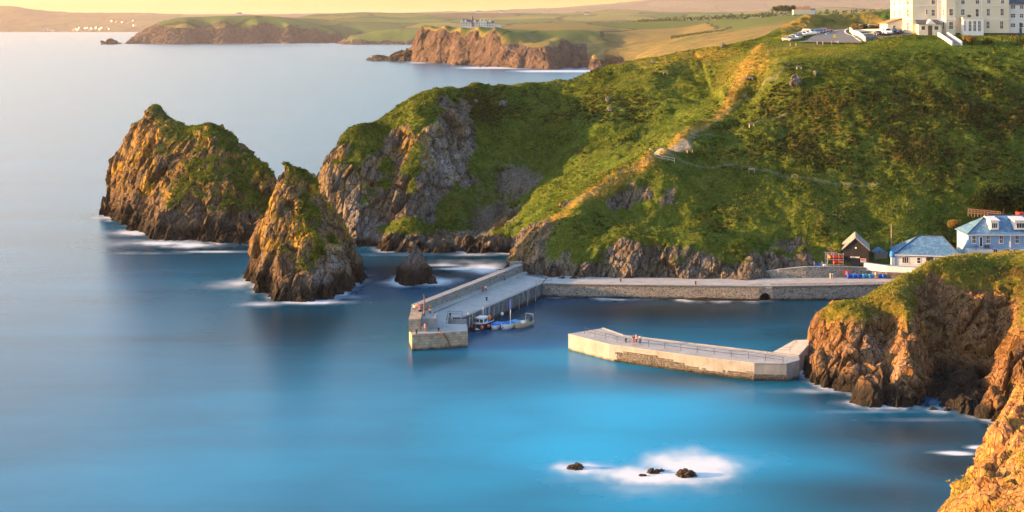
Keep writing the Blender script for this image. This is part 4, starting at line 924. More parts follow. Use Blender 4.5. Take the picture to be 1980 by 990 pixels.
def person(x,y,z,rz,label,shirt,trousers,pose='stand',group=None,h=1.72,arm=0.0,hair=None):
    k=h/1.72
    r=empty('person',(x,y,z),rz,label,'person',group)
    if pose=='sit':
        hip=(0,0,.10); zb=.10-.92
        ank={s:(s*.11,-.45,-.34) for s in (-1,1)}; kn={s:(s*.12,-.43,.09) for s in (-1,1)}; toe={s:(s*.12,-.60,-.40) for s in (-1,1)}
    elif pose=='walk':
        hip=(0,0,.92); zb=0
        kn={-1:(-.1,-.18,.50),1:(.1,.06,.48)}; ank={-1:(-.1,-.25,.09),1:(.1,.30,.13)}; toe={-1:(-.1,-.42,.04),1:(.1,.17,.04)}
    else:
        hip=(0,0,.92); zb=0
        kn={s:(s*.11,-.03,.49) for s in (-1,1)}; ank={s:(s*.12,.02,.08) for s in (-1,1)}; toe={s:(s*.14,-.16,.035) for s in (-1,1)}
    v=[];e=[];rad=[]
    def a(p,ra,par=None):
        v.append(tuple(c*k for c in p)); rad.append(ra*k); 
        if par is not None: e.append((par,len(v)-1))
        return len(v)-1
    b=hip[2]
    p0=a(hip,.135); p1=a((0,.0,b+.2),.125,p0); p2=a((0,.02,b+.40),.15,p1); p3=a((0,.02,b+.52),.07,p2); p4=a((0,-.01,b+.60),.062,p3); p5=a((0,-.025,b+.70),.088,p4); p6=a((0,-.015,b+.79),.06,p5)
    nose=a((0,-.125,b+.69),.016,p5)
    jv=[];je=[];jr=[]; tv=[];te=[];tr=[]
    for s in (-1,1):
        sh_=a((s*.17,.02,b+.47),.065,p2); el=a((s*(.24+.02*arm),-.02-.12*arm,b+.20),.048,sh_); wr=a((s*.23,-.12-.22*arm,b-.02+.1*arm),.032,el); pa=a((s*.23,-.15-.25*arm,b-.10+.1*arm),.036,wr)
        for f in range(4): 
            q=a((s*(.205+.017*f),-.17-.25*arm,b-.16+.1*arm-(.008 if f in(1,2) else 0)),.009,pa); a((s*(.20+.017*f),-.155-.25*arm,b-.20+.1*arm),.008,q)
        a((s*.20,-.195-.25*arm,b-.12+.1*arm),.010,pa)
        th=a((s*.10,0,b-.06),.095,p0); kk=a(kn[s],.062,th); an=a(ank[s],.042,kk); a(toe[s],.036,an)
    body=skin_obj('body',v,e,rad,M_skin,r)
    # shirt and trousers follow the body
    sv=[(0,0,b-.02),(0,0,b+.2),(0,.02,b+.40),(0,.02,b+.50)]; se=[(0,1),(1,2),(2,3)]; sr=[.15,.145,.172,.085]
    for s in (-1,1):
        n0=len(sv); sv+=[(s*.17,.02,b+.47),(s*(.24+.02*arm),-.02-.12*arm,b+.21)]; se+=[(2,n0),(n0,n0+1)]; sr+=[.085,.066]
    skin_obj('shirt',[tuple(c*k for c in q) for q in sv],se,[q*k for q in sr],shirt,r)
    tv=[(0,0,b+.02),(0,0,b-.03)]; te=[(0,1)]; tr=[.15,.15]
    for s in (-1,1):
        n0=len(tv); tv+=[(s*.10,0,b-.08),kn[s],tuple(np.array(kn[s])*.15+np.array(ank[s])*.85)]; te+=[(1,n0),(n0,n0+1),(n0+1,n0+2)]; tr+=[.108,.078,.06]
    skin_obj('trousers',[tuple(c*k for c in q) for q in tv],te,[q*k for q in tr],trousers,r)
    m=MB(); m.lathe([(.09,-.05),(.108,0),(.10,.05),(.06,.09),(.01,.105)],10,0,(0,.005,b+.715)); o=m.build('hair',hair or M_hair,r,smooth=True); o.scale=(k,k,k)
    return r
# ---------------------------------------------------------------- windows
_WC={}
def window(par,x,y,z,w,h,rz=0.0,bars=(1,1),name='window',fr=None,proud=.04,t=.09):
    """frame with bars, its panes a sub-part; (x,y) on the wall face, z the sill; faces -y when rz=0"""
    key=(round(w,2),round(h,2),bars,id(fr))
    if key not in _WC:
        m=MB()
        m.box(-w/2,-w/2+t,-proud,.03,0,h); m.box(w/2-t,w/2,-proud,.03,0,h); m.box(-w/2+t,w/2-t,-proud,.03,0,t); m.box(-w/2+t,w/2-t,-proud,.03,h-t,h)
        m.box(-w/2-.06,w/2+.06,-proud-.06,.03,-.08,-.004)
        for i in range(bars[0]-1):
            q=-w/2+w*(i+1)/bars[0]; m.box(q-.035,q+.035,-proud+.012,.03,t,h-t)
        for i in range(bars[1]-1):
            q=h*(i+1)/bars[1]; m.box(-w/2+t,w/2-t,-proud+.008,.03,q-.035,q+.035)
        f=m.build(name,fr or M_whitep,par)
        g=MB(); g.box(-w/2+t*.6,w/2-t*.6,-.012,.02,t*.6,h-t*.6); g.build('pane',M_glass,f)
        _WC[key]=f
    else:
        f=_WC[key].copy(); f.name=name; COL.objects.link(f); f.parent=par
        for ch in list(_WC[key].children):
            c=ch.copy(); COL.objects.link(c); c.parent=f
    f.location=(x,y,z); f.rotation_euler=(0,0,rz)
    return f
# ---------------------------------------------------------------- west pier
pier=empty('pier',(0,0,0),0,'stone pier with a tall parapet reaching out past the moored boats','pier')
ZD=2.95
inner=[(-8.4,250.4),(6.3,295.2)]; outer=[(.95,308.5),(-19.8,263.8),(-19.4,253.5),(-18.4,247.4)]
def lerp(a,b,t): return tuple(a[i]+(b[i]-a[i])*t for i in range(len(a)))
# solid body: head in dressed granite, arm in stained rubble
sq=[(-10.6,262.0)]  # landing steps are cut into the inner corner
arm=[(-9.3,262.0),(6.3,295.2),(8.5,306),(.95,308.5),(-18.6,265.0),(-19.75,262.0)]
m=MB(); m.prism(arm,-3,ZD); m.build('wall',M_inner,pier)
head=[(-18.4,247.4),(-8.2,250.4),(-8.55,256.2),(-12.3,256.2),(-12.3,261.98),(-19.75,261.98),(-19.4,253.5)]
m=MB(); m.prism(head,-3,ZD); m.build('pier_head',M_ashlar,pier)
m=MB()
for i in range(9): m.box(-12.28,-9.0+.02*i,256.25+i*.63,256.25+(i+1)*.63-.004,-2,.25+i*.3)
m.build('stairs',M_concd,pier)
m=MB(); m.prism([(-18.3,247.5),(-8.3,250.45),(-8.65,256.15),(-12.35,256.15),(-12.35,262.2),(-9.35,262.2),(6.2,295.2),(7.5,302),(2.5,306.5),(-14.6,267.6),(-17,262),(-18.9,255)],ZD+.004,ZD+.06); m.build('deck',M_conc,pier)
# kerb along the harbour edge
def along(m,a,b,w,z0,z1,side=1,mi=0):
    d=Vector((b[0]-a[0],b[1]-a[1])).normalized(); n_=Vector((-d.y,d.x))*side
    m.prism([a,b,(b[0]+n_.x*w,b[1]+n_.y*w),(a[0]+n_.x*w,a[1]+n_.y*w)] if side>0 else [b,a,(a[0]+n_.x*w,a[1]+n_.y*w),(b[0]+n_.x*w,b[1]+n_.y*w)],z0,z1,mi)
m=MB(); along(m,(-9.3,262.1),(6.3,295.1),.55,ZD+.064,ZD+.16); m.build('kerb',M_concd,pier)
# parapet and the bench-high ledge before it
m=MB(); along(m,(-19.7,264.0),(.95,308.4),1.5,ZD-3.5,5.0,-1); m.prism([(-19.72,263.9),(-18.2,263.3),(-18.0,257),(-19.45,256.5)],ZD-3.5,4.9); m.build('parapet',M_rubble,pier)
m=MB(); along(m,(-19.75,263.9),(.95,308.45),1.62,5.004,5.13,-1); m.build('coping',M_concd,pier)
m=MB(); along(m,(-17.9,264.2),(2.5,307.9),1.15,ZD+.066,ZD+.55,-1); m.build('ledge',M_conc,pier)
m=MB(); m.box(-.6,2.4,308.7,309.6,ZD-2,5.6); m.build('end_pier',M_rubble,pier)
# raised block at the pier head
m=MB(); m.prism([(-19.2,249.6),(-17.0,249.8),(-17.0,256),(-19.3,256.2)],ZD+.064,5.35); m.build('battlement',M_ashlar,pier)
m=MB(); m.prism([(-16.98,251.6),(-14.3,251.9),(-14.3,255.9),(-16.98,255.9)],ZD+.064,5.0); m.prism([(-16.98,249.9),(-15.6,250.0),(-15.6,251.58),(-16.98,251.58)],ZD+.064,3.9); m.build('shelter_block',M_concd,pier)
m=MB(); m.prism([(-19.0,256.3),(-15.5,256.3),(-15.2,262.5),(-18.0,262.8)],ZD+.066,4.0); m.build('platform',M_concd,pier)
# fendering piles on the harbour side
for k in range(8):
    t=.10+k*.115; q=lerp((-9.15,262.1),(6.45,295.2),t)
    mm=MB(); mm.box(-.09,.09,-.02,.16,-1.5,2.75); o=mm.build('fender_pile',M_wood,pier); o.location=(q[0]+.2,q[1]-.1,0); o.rotation_euler=(0,0,math.radians(65))
def bollard(x,y,z,label):
    m=MB(); m.lathe([(.20,0),(.17,.08),(.15,.45),(.24,.52),(.26,.62),(.2,.7),(.02,.72)],12); o=m.build('bollard',M_iron,None,smooth=True); o.location=(x,y,z); tag(o,label,'bollard',group='mooring bollards')
def at(px,py,z): q=Wz(px,py,z); return q[0],q[1],z
for px,py,l in ((941,581,'iron bollard midway along the pier deck'),(870.5,612,'iron bollard beside the landing stairs of the pier'),(848,641,'iron bollard with a chain at the front edge of the pier head'),(805,645,'iron bollard by the raised stone block of the pier head')):
    x,y,z=at(px,py,ZD+.06); bollard(x,y,z,l)
for px,py,l in ((1210,662,'dark bollard on the low breakwater next to the standing group'),):
    x,y,z=at(px,py,2.96); bollard(x,y,z,l)
def rail(name,pts,label,posts,h=1.05,mat=None,rails=(1.0,.55),r=.035,group=None):
    """handrail: every post a part, the tubes one part each"""
    e=empty(name,pts[0],0,label,'railing',group); o0=Vector(pts[0])
    for p in posts:
        m=MB(); m.tube([Vector(p)-o0,Vector(p)-o0+Vector((0,0,h))],r,6); m.build('post',mat or M_iron,e)
    for q in rails:
        m=MB(); m.tube([Vector(p)-o0+Vector((0,0,h*q)) for p in pts],r*.85,5); m.build('rail',mat or M_iron,e)
    return e
z=ZD+.06
rail('railing',[(-12.5,256.1,z),(-12.5,262.3,z),(-9.6,262.3,z)],'iron railing round the landing stairs of the pier',[(-12.5,256.1,z),(-12.5,259.2,z),(-12.5,262.3,z),(-9.6,262.3,z)])
rail('railing',[(5.2,292.6,z),(6.1,295.3,z),(8.6,296.3,z)],'short iron railing where the pier meets the quay',[(5.2,292.6,z),(6.1,295.3,z),(8.6,296.3,z)],h=1.3)
# light beacon on the pier head
b=empty('beacon_post',(-16.6,254.3,5.0),0,'tall rusty beacon post on the block at the pier head','beacon')
m=MB(); m.tube([(0,0,0),(0,0,3.6)],[.15,.11],8); m.build('pole',M_rust,b); m=MB(); m.lathe([(.1,0),(.2,.05),(.2,.35),(.05,.45)],8,0,(0,0,3.6)); m.build('lantern',M_iron,b)
ch=MB(); ch.tube([at(848,641,3.2),at(856,644,3.05),(-12.9,248.6,3.05),(-12.2,248.9,2.2),(-11.3,249.1,0.2)],.11,6); o=ch.build('mooring_chain',M_rust); tag(o,'rusty mooring chain hanging down the front of the pier head','chain')
# life ring on the parapet, notices
lr=MB()
n_=20
vs=[];fs=[]
for i in range(n_):
    for j in range(8):
        A_=2*math.pi*i/n_;B_=2*math.pi*j/8; vs.append(((.3+.07*math.cos(B_))*math.cos(A_),.07*math.sin(B_),(.3+.07*math.cos(B_))*math.sin(A_)))
for i in range(n_):
    for j in range(8): fs.append((i*8+j,((i+1)%n_)*8+j,((i+1)%n_)*8+(j+1)%8,i*8+(j+1)%8))
lr.add(vs,fs); o=lr.build('life_ring',M_whitep,smooth=True); q=Wz(987,523,4.2); o.location=(q[0]+.3,q[1]-.4,4.2); tag(o,'white life ring hung on the far end of the pier parapet','life ring')
# people on the pier
C_=dict(zip(('navy','white','pink','red','grey','black','blue','orange'),CLOTH))
def pp(px,py,z,*a,**k):
    x,y,_=Wz(px,py,z); return person(x,y,z,*a,**k)
pp(822,642,ZD+.06,math.radians(160),'person in a pink top standing before the grey shelter block of the pier head',C_['pink'],C_['grey'])
pp(906,611,ZD+.10,math.radians(60),'person in a white top sitting on the pier edge above the boats',C_['white'],C_['black'],'sit',arm=.6)
pp(934,561,3.55,math.radians(-10),'person in red sitting on the ledge halfway along the parapet',C_['red'],C_['black'],'sit',arm=.5)
pp(939,559,3.55,math.radians(10),'person in white sitting on the ledge next to someone in red',C_['white'],C_['navy'],'sit',arm=.5)
pp(976,541,3.55,math.radians(0),'person in blue sitting near the landward end of the ledge',C_['blue'],C_['black'],'sit',arm=.5)
for px,py,zz,c,t,l,ps in ((806,594,4.9,'orange','grey','person in an orange top sitting on the wall of the pier head, beside two others','sit'),(801,597,4.9,'white','navy','person in a white top sitting at the outer corner of the pier head wall','sit'),(812,607,4.0,'pink','navy','person in a pink top standing behind the stone block of the pier head','stand'),(832,608,4.0,'black','black','person all in black standing right of the rusty beacon post','stand'),(815,605,4.0,'blue','grey','person in a blue top sitting on the platform left of the beacon post','sit')):
    pp(px,py,zz,math.radians(random.uniform(-40,40)),l,C_[c],C_[t],ps,arm=.4)
# ---------------------------------------------------------------- quay
quay=empty('quay',(0,0,0),0,'long pale quay with a rubble harbour wall and a dark culvert arch','quay')
def qz(x): return 2.85+.35*max(0,min(1,(x-20)/60))
front=[(6.6,296.6),(20,295.4),(38,293.9),(53.6,292.6)]; front2=[(56.6,292.5),(69,293.0),(82,294.2),(100,296)]
back=[(100,306),(82,305.2),(69,303.2),(57,303),(38,303.2),(20,304.6),(8.6,306.5)]
m=MB()
pl=front+[(53.6,296),(38,297),(20,298.5),(6.8,300)]; m.prism(pl,-3,[qz(p[0])-.02 for p in pl])
pl=front2+[(100,299),(82,297.5),(69,296.5),(56.6,296)]; m.prism(pl,-3,[qz(p[0])-.02 for p in pl])
# arch over the culvert
ar=[(53.6,3.02),(53.6,-.6)]
N_=10; half=[(55.1+1.25*math.cos(math.pi*k/N_),.35+1.25*math.sin(math.pi*k/N_)) for k in range(N_+1)]
prof=[(53.6,-1.5),(53.85,-1.5)]+half[::-1]+[(56.35,-1.5),(56.6,-1.5),(56.6,3.03),(53.6,3.03)]
m.extrude(prof,292.55,296)
m.build('wall',M_rubble,quay)
cv=MB(); cv.box(53.8,56.4,294.6,295.9,-1.4,1.75); cv.build('culvert',M_hull,quay)
m=MB(); pl=front+front2+back; m.prism(pl,[qz(p[0])-.4 for p in pl],[qz(p[0])+.004 for p in pl]); 
deck=m.build('deck',M_conc,quay)
m=MB(); 
for a,b_ in zip((front+front2)[:-1],(front+front2)[1:]): m.prism([(a[0],a[1]-.06),(b_[0],b_[1]-.06),(b_[0],b_[1]+.55),(a[0],a[1]+.55)],[qz(a[0])+.006,qz(b_[0])+.006,qz(b_[0])+.006,qz(a[0])+.006],[qz(a[0])+.13,qz(b_[0])+.13,qz(b_[0])+.13,qz(a[0])+.13])
m.build('kerb',M_concw,quay)
bollard(*at(1200,545,qz(24)),'iron bollard on the quay nearest the pier railing'); bollard(*at(1345,550,qz(41)),'iron bollard on the quay left of the culvert arch')
o=boulder('rock',1068,533,2.9,1.6,M_head,'pale pointed rock leaning against the foot of the cliff by the pier','rock',sx=.9,sz=1.5,seed=5); o=boulder('rock',1222,534,2.9,1.0,M_head,'small pale rock pile at the cliff foot along the quay','rock',sx=1.5,sz=.8,seed=6)
# retaining wall behind the quay
rw=empty('retaining_wall',(0,0,0),0,'grey rubble retaining wall below the black shed','wall')
pl=[(55.5,303.6),(60,302.4),(66,302.2),(72.5,302.6),(80,303.2)]
m=MB()
tops=[3.9,4.9,5.5,5.5,5.2]
for i in range(4):
    a,b_=pl[i],pl[i+1]; m.prism([a,b_,(b_[0],b_[1]+.8),(a[0],a[1]+.8)],2.4,[tops[i],tops[i+1],tops[i+1],tops[i]])
m.build('wall',M_rubble,rw); m=MB()
for i in range(4):
    a,b_=pl[i],pl[i+1]; m.prism([(a[0],a[1]-.05),(b_[0],b_[1]-.05),(b_[0],b_[1]+.85),(a[0],a[1]+.85)],[tops[i]+.004,tops[i+1]+.004,tops[i+1]+.004,tops[i]+.004],[tops[i]+.12,tops[i+1]+.12,tops[i+1]+.12,tops[i]+.12])
m.build('coping',M_concd,rw)
ww=empty('garden_wall',(0,0,0),0,'low white painted wall in front of the slate roofed cottage','wall')
m=MB(); m.prism([(79.4,303.4),(84,301.4),(92,299.8),(100,299.2),(100,299.8),(92,300.4),(84,302),(79.6,304)],[4.6]*8,[6.3,6.0,5.8,5.8,5.8,5.8,6.0,6.3]); m.build('wall',M_whitep,ww)
m=MB(); m.prism([(79.4,303.3),(84,301.3),(92,299.7),(100,299.1),(100,299.9),(92,300.5),(84,302.1),(79.6,304.1)],[6.305,6.005,5.805,5.805,5.805,5.805,6.005,6.305],[6.40,6.10,5.90,5.90,5.90,5.90,6.10,6.40]); m.build('coping',M_bluewall,ww)
bank=MB(); bank.prism([(79.6,303.35),(84,301.2),(92,299.6),(101,299.0),(101,305),(80,306)],2.6,[4.7,4.6,4.5,4.5,4.5,4.7]); o=bank.build('bank_wall',M_rubble_d); tag(o,'dark stone bank beneath the low white wall','wall')
# ---------------------------------------------------------------- south breakwater
bw=empty('breakwater',(0,0,0),0,'low pale concrete breakwater joined to the rocky cliff','breakwater')
F=[(10.4,248.2),(17.35,240.2),(24.2,236),(32.7,230.9),(40.9,226.9),(46.2,226.4)]; Bk=[(48.9,228.8),(49.4,231.6),(20.7,246.8),(17.2,252.8)]
m=MB(); m.prism(F+Bk,-3,2.9); m.build('wall',M_concw,bw)
m=MB(); F2=[(x-.08,y-.1) for x,y in F]; m.prism(F2+[(x+.05,y+.08) for x,y in Bk],2.905,2.985); m.build('deck',M_conc,bw)
m=MB(); along(m,Bk[1],Bk[2],.35,2.99,3.12); along(m,Bk[2],Bk[3],.35,2.99,3.12); m.build('kerb',M_concd,bw)
m=MB(); rs=random.Random(3)
def topz(px): return float(np.interp(px,[1194,1215,1260,1300,1340,1375,1400,1440,1500,1545],[1.9,2.45,2.15,1.75,1.25,.9,1.15,1.45,1.2,1.5]))
for a,b_ in zip(F[1:-1],F[2:]):
    Ld=math.hypot(b_[0]-a[0],b_[1]-a[1]); d=((b_[0]-a[0])/Ld,(b_[1]-a[1])/Ld); nn=(d[1],-d[0])
    zz=-.5
    while zz<2.5:
        hh=rs.uniform(.26,.42); s=rs.uniform(-.3,0)
        while s<Ld:
            wd=rs.uniform(.35,.8); c=(a[0]+d[0]*(s+wd/2),a[1]+d[1]*(s+wd/2)); px=c[0]/c[1]*FPX+CX
            if px>1190 and zz+hh<topz(px)+rs.uniform(-.12,.12):
                pr=rs.uniform(.10,.26); g=.03
                P4=[(c[0]-d[0]*(wd/2-g)-nn[0]*.02,c[1]-d[1]*(wd/2-g)-nn[1]*.02),(c[0]-d[0]*(wd/2-g)+nn[0]*pr,c[1]-d[1]*(wd/2-g)+nn[1]*pr),(c[0]+d[0]*(wd/2-g)+nn[0]*pr*.8,c[1]+d[1]*(wd/2-g)+nn[1]*pr*.8),(c[0]+d[0]*(wd/2-g)-nn[0]*.02,c[1]+d[1]*(wd/2-g)-nn[1]*.02)]
                m.prism(P4,zz+g,zz+hh-g)
            s+=wd
        zz+=hh
o=m.build('exposed_masonry',M_rubble_d,bw,bevel=.05)
m=MB(); m.prism([(44.2,235.2),(49.6,232.4),(53.5,238.5),(50.5,240.5)],[-2]*4,[2.0,2.9,4.2,3.6]); m.build('slipway',M_conc,bw)
ps=[]
for px,py in ((1130.5,645),(1150.5,652),(1171,656),(1193,662),(1224,668),(1254,670),(1285,674),(1316.5,678),(1348,682),(1381,686),(1414,690),(1447,693),(1480,698),(1514,703)):
    ps.append(at(px,py,2.99))
rail('railing',ps,'long iron handrail with thin posts along the low breakwater',ps,h=1.1,r=.045)
q=[at(1484,683,2.99),(48.3,233.6,3.0),(50.3,237.5,3.7)]
rail('railing',q,'short dark railing at the slipway beside the orange cliff',q,h=1.0)
for px,py,c,t,l in ((1225,666,'navy','red','person in a navy top standing left in the group of three on the breakwater'),(1230.5,664,'pink','navy','person in a pink top, middle of the group of three on the breakwater'),(1238,666,'white','black','person in a white top standing right in the group of three on the breakwater')):
    pp(px,py,2.985,math.radians(random.uniform(120,240)),l,C_[c],C_[t],group='people standing on the breakwater',h=1.75)
# ---------------------------------------------------------------- boats
def hull(L_,W_,H_,mats,par,freeb=.25,n=14,tr=.75):
    """open boat hull with thickness, transom stern at -L/2, bow at +L/2 along x"""
    m=MB(); secs=[]
    for i in range(n+1):
        t=i/n; x=-L_/2+L_*t; w=W_/2*(tr+(1-tr)*math.sin(min(1,t/.45)*math.pi/2))*(1 if t<.5 else math.sqrt(max(0,1-((t-.5)/.5)**2.2)))
        sheer=H_*(1+.45*max(0,t-.35)**1.6); keel=-.35+.0*t+(.55*max(0,t-.75)/.25*.6)
        w=max(w,.03); secs.append([(x,-w,sheer),(x,-w*.92,sheer*.45),(x,-w*.6,keel+.12),(x,0,keel),(x,w*.6,keel+.12),(x,w*.92,sheer*.45),(x,w,sheer),(x,w*.86,sheer-.01),(x,w*.75,.18),(x,0,.12),(x,-w*.75,.18),(x,-w*.86,sheer-.01)])
    k=12; vs=[p for s in secs for p in s]; fs=[];mi=[]
    for i in range(n):
        for j in range(k): fs.append((i*k+j,i*k+(j+1)%k,(i+1)*k+(j+1)%k,(i+1)*k+j))
    fs+=[tuple(range(k-1,-1,-1)),tuple(range(n*k,(n+1)*k))]
    m.v=vs;m.f=fs;m.mi=[(1 if (f[0]%k) in (6,7,8,9,10,11) else 0) for f in fs[:-2]]+[0,0]
    o=m.build('hull',mats,par); return o
def boat(px,py,rz,label,L_,W_,H_,mats,group='boats moored at the pier'):
    x,y,_=Wz(px,py,.1); e=empty('boat',(x,y,.05),math.radians(rz),label,'boat',group); e.scale=(1.12,)*3; return e
def fender(par,x,y,z,mat,r=.2):
    m=MB(); m.lathe([(.03,r*1.1),(r*.7,r*.8),(r,0),(r*.7,-r*.8),(.03,-r*1.1)],10); o=m.build('fender',mat,par,smooth=True); o.location=(x,y,z)
b1=boat(933,633,-115,'fishing boat with a white wheelhouse and pink fenders, closest to the stairs',5.6,2.5,.9,None)
hull(5.6,2.5,.95,[M_hull,M_whitep],b1); m=MB(); m.box(-.6,1.2,-.75,.75,.15,1.9); m.box(-.75,1.4,-.85,.85,1.905,2.02); c=m.build('wheelhouse',M_whitep,b1,bevel=.04)
for s in (-.38,.38):
    m=MB(); m.box(1.2,1.23,s-.3,s+.3,1.15,1.7); m.build('window',M_glass,c)
for s in (-1,1):
    m=MB(); m.box(-.3,.9,s*.76-.01,s*.76+.01,1.15,1.7); m.build('window',M_glass,c)
m=MB(); m.tube([(-.2,0,2.0),(-.2,0,3.6)],.045,6); m.build('mast',M_whitep,b1); m=MB(); m.box(-2.5,-.9,-1.05,1.05,.7,.78); m.build('engine_cover',M_boatblue,b1); 
for q in ((2.1,.95,.6),(2.2,-.9,.6),(.4,1.35,.5),(-1.2,-1.35,.45)): fender(b1,*q,M_pink,.3)
m=MB(); m.lathe([(.05,-.45),(.3,-.3),(.34,.1),(.2,.4),(.03,.5)],10); o=m.build('buoy',M_orange,b1,smooth=True); o.location=(-.9,.95,1.7)
b2=boat(961,632,-108,'small white dinghy with a blue cover between the fishing boat and the blue boat',4.2,1.7,.6,None)
hull(4.2,1.8,.6,[M_whitep,M_boatblue],b2); m=MB(); m.prism([(-1.9,-.7),(1.0,-.75),(1.0,.75),(-1.9,.7)],.45,[.62,.8,.8,.62]); m.build('cover',M_boatblue,b2,bevel=.05); m=MB(); m.box(-2.3,-2.05,-.2,.2,.1,1.0); m.build('outboard_engine',M_hull,b2,bevel=.04); fender(b2,.6,.95,.35,M_blue)
b3=boat(988,631,-125,'bright blue open boat with a white mast beside the tan boat',5.4,2.2,.75,None)
hull(5.4,2.2,.75,[M_whitep,M_boatblue],b3); m=MB(); m.box(-.3,0.1,-.95,.95,.5,.58); m.build('thwart',M_cyan,b3); m=MB(); m.box(1.0,1.4,-.75,.75,.55,.63); m.build('thwart',M_cyan,b3); m=MB(); m.prism([(-2.5,-.8),(-.8,-.95),(-.8,.95),(-2.5,.8)],.3,.74); m.build('foredeck',M_cyan,b3,bevel=.04)
m=MB(); m.tube([(.6,.3,.4),(.9,.5,4.4)],[.07,.05],6); m.build('mast',M_whitep,b3); m=MB(); m.tube([(.86,.46,3.2),(.95,.54,4.9)],.12,6); m.build('furled_sail',M_blue,b3)
for q in ((1.7,-1.0,.5),(-.2,1.15,.5)): fender(b3,*q,M_orange,.24)
b4=boat(1012,630,-128,'tan open boat with a windscreen frame, furthest from the pier',4.6,2.0,.7,None)
hull(4.6,2.0,.72,[M_tan,M_tan],b4); m=MB(); m.tube([(-1.7,-.85,.7),(-1.8,-.8,1.9),(-1.8,.8,1.9),(-1.7,.85,.7)],.05,6); m.build('roll_bar',M_palewood,b4); m=MB(); m.box(-.3,.3,-.4,.4,.15,.95); m.build('console',M_whitep,b4,bevel=.05); m=MB(); m.box(-1.3,-.9,-.8,.8,.45,.53); m.build('thwart',M_wood,b4); m=MB(); m.box(-2.6,-2.3,-.22,.22,.1,1.15); m.build('outboard_engine',M_hull,b4,bevel=.05); fender(b4,1.2,-1.0,.4,M_orange,.24)
for px,py,l in ((971,607,'white mooring buoy hanging on the harbour wall above the boats'),):
    m=MB(); m.lathe([(.03,-.35),(.3,-.2),(.35,.1),(.2,.33),(.03,.38)],10); o=m.build('buoy',M_whitep,smooth=True); q=Wz(px,py,1.4); o.location=q; tag(o,l,'buoy')
# ---------------------------------------------------------------- reef and islets
for px,py,r,l,s in ((1112,908,.95,'warm lit rounded rock in the left end of the surf',21),(1242,923,.45,'smallest low rock in the surf, left of the cluster',22),(1265,917,.7,'split dark rock in the middle of the surf',23),(1277,913,.6,'low dark rock touching the split rock in the surf',24),(1328,921,1.15,'largest dark rock at the right of the surf',25)):
    boulder('reef_rock',px,py,-.2,r,M_stack,l,'rock','rocks awash in the bay',sx=1.25,sy=1.0,sz=.75,seed=s)
boulder('reef_rock',835,549,-.2,1.4,M_stack,'small dark rock just right of the grey rock spike','rock',sx=.8,sz=1.1,seed=28)
for px,py,r,sx_,sz_,l,s in ((213,86,26,1.0,.65,'lone pointed islet off the distant headland, far left','61'),(231,85.5,9,1.3,.35,'tiny low skerry between the lone islet and the distant headland','62'),(752,118,26,1.3,.35,'low dark islet left of the taller one below the red cliffs','63'),(784,119,24,1.1,.75,'taller dark islet next to the foot of the red cliffs','64')):
    boulder('islet',px,py,-1,r,M_stack,l,'islet',sx=sx_,sy=1.2,sz=sz_,seed=int(s),n=40)
def spin(e,cx_,cy_,deg):
    a=math.radians(deg); c,s_=math.cos(a),math.sin(a); e.rotation_euler=(0,0,a); e.location=(cx_-(c*cx_-s_*cy_),cy_-(s_*cx_+c*cy_),0)
# ---------------------------------------------------------------- hotel on the hill
def roof_hip(m,x0,x1,y0,y1,z,h,ridge0,ridge1,ov=.35,mi=0):
    a,b,c,d=(x0-ov,y0-ov,z),(x1+ov,y0-ov,z),(x1+ov,y1+ov,z),(x0-ov,y1+ov,z); ym=(y0+y1)/2
    e,f=(ridge0,ym,z+h),(ridge1,ym,z+h)
    lo=[(p[0],p[1],p[2]-.15) for p in (a,b,c,d)]
    m.add([a,b,c,d,e,f]+lo,[(0,1,5,4),(1,2,5),(2,3,4,5),(3,0,4),(6,7,1,0),(7,8,2,1),(8,9,3,2),(9,6,0,3),(9,8,7,6)],mi)
HZ=57.15; HY=396.0
ho=empty('hotel',(0,0,0),0,'large white hotel of several storeys above the hillside road','hotel')
X=lambda u: (1680+u/6.6-CX)/FPX*HY
Zv=lambda v: EYE-(v/6.6-HOR)/FPX*HY
xa=X(465); xb=X(555); xr=X(1790)
TOP=HZ+15.2
m=MB(); m.prism([(xb,HY),(xr,HY),(xr,HY+14),(xa,HY+15.5),(xa,HY+2.1)],HZ-1.5,TOP); m.build('wall',M_cream,ho)
m=MB()
for zc in (Zv(245),Zv(75),HZ+11.6):
    m.prism([(xb-.05,HY-.1),(xr,HY-.1),(xr,HY-.003),(xb,HY-.003)],zc-.09,zc+.09)
    m.prism([(xa-.12,HY+2.1),(xb-.05,HY-.1),(xb,HY-.003),(xa-.003,HY+2.1)],zc-.092,zc+.088); m.prism([(xa-.12,HY+15.4),(xa-.12,HY+2.1),(xa-.003,HY+2.1),(xa-.003,HY+15.4)],zc-.09,zc+.09)
m.build('string_course',M_whitep,ho)
m=MB(); m.prism([(X(945),HY-.12),(xr,HY-.12),(xr,HY-.003),(X(945),HY-.003)],HZ-1.3,HZ+.45); m.build('plinth',M_dark,ho)
m=MB(); roof_hip(m,xa,xr,HY,HY+14,TOP,4.5,xa+7,xr-6); m.build('roof',M_slated,ho)
for q in (xa+8,xa+20,xr-6):
    m=MB(); m.box(q-.8,q+.8,HY+6.3,HY+7.7,TOP+2,TOP+6.5); m.build('chimney',M_cream,ho)
m=MB(); m.box(X(880),X(925),HY-.14,HY-.003,HZ,TOP-.2); m.build('pilaster',M_whitep,ho); m=MB(); m.box(X(1432),X(1447),HY-.12,HY-.003,HZ+.5,TOP-.2); m.build('pilaster',M_whitep,ho)
W_=1.25
rows=(Zv(55),Zv(200),Zv(372))   # sills: second, first, ground
def hw(u,v0,v1,w=50,bars=(2,2),**k): window(ho,X(u),HY-.004,Zv(v1),w/6.6*.1523,(v1-v0)/6.6*.1523,0,bars,**k)
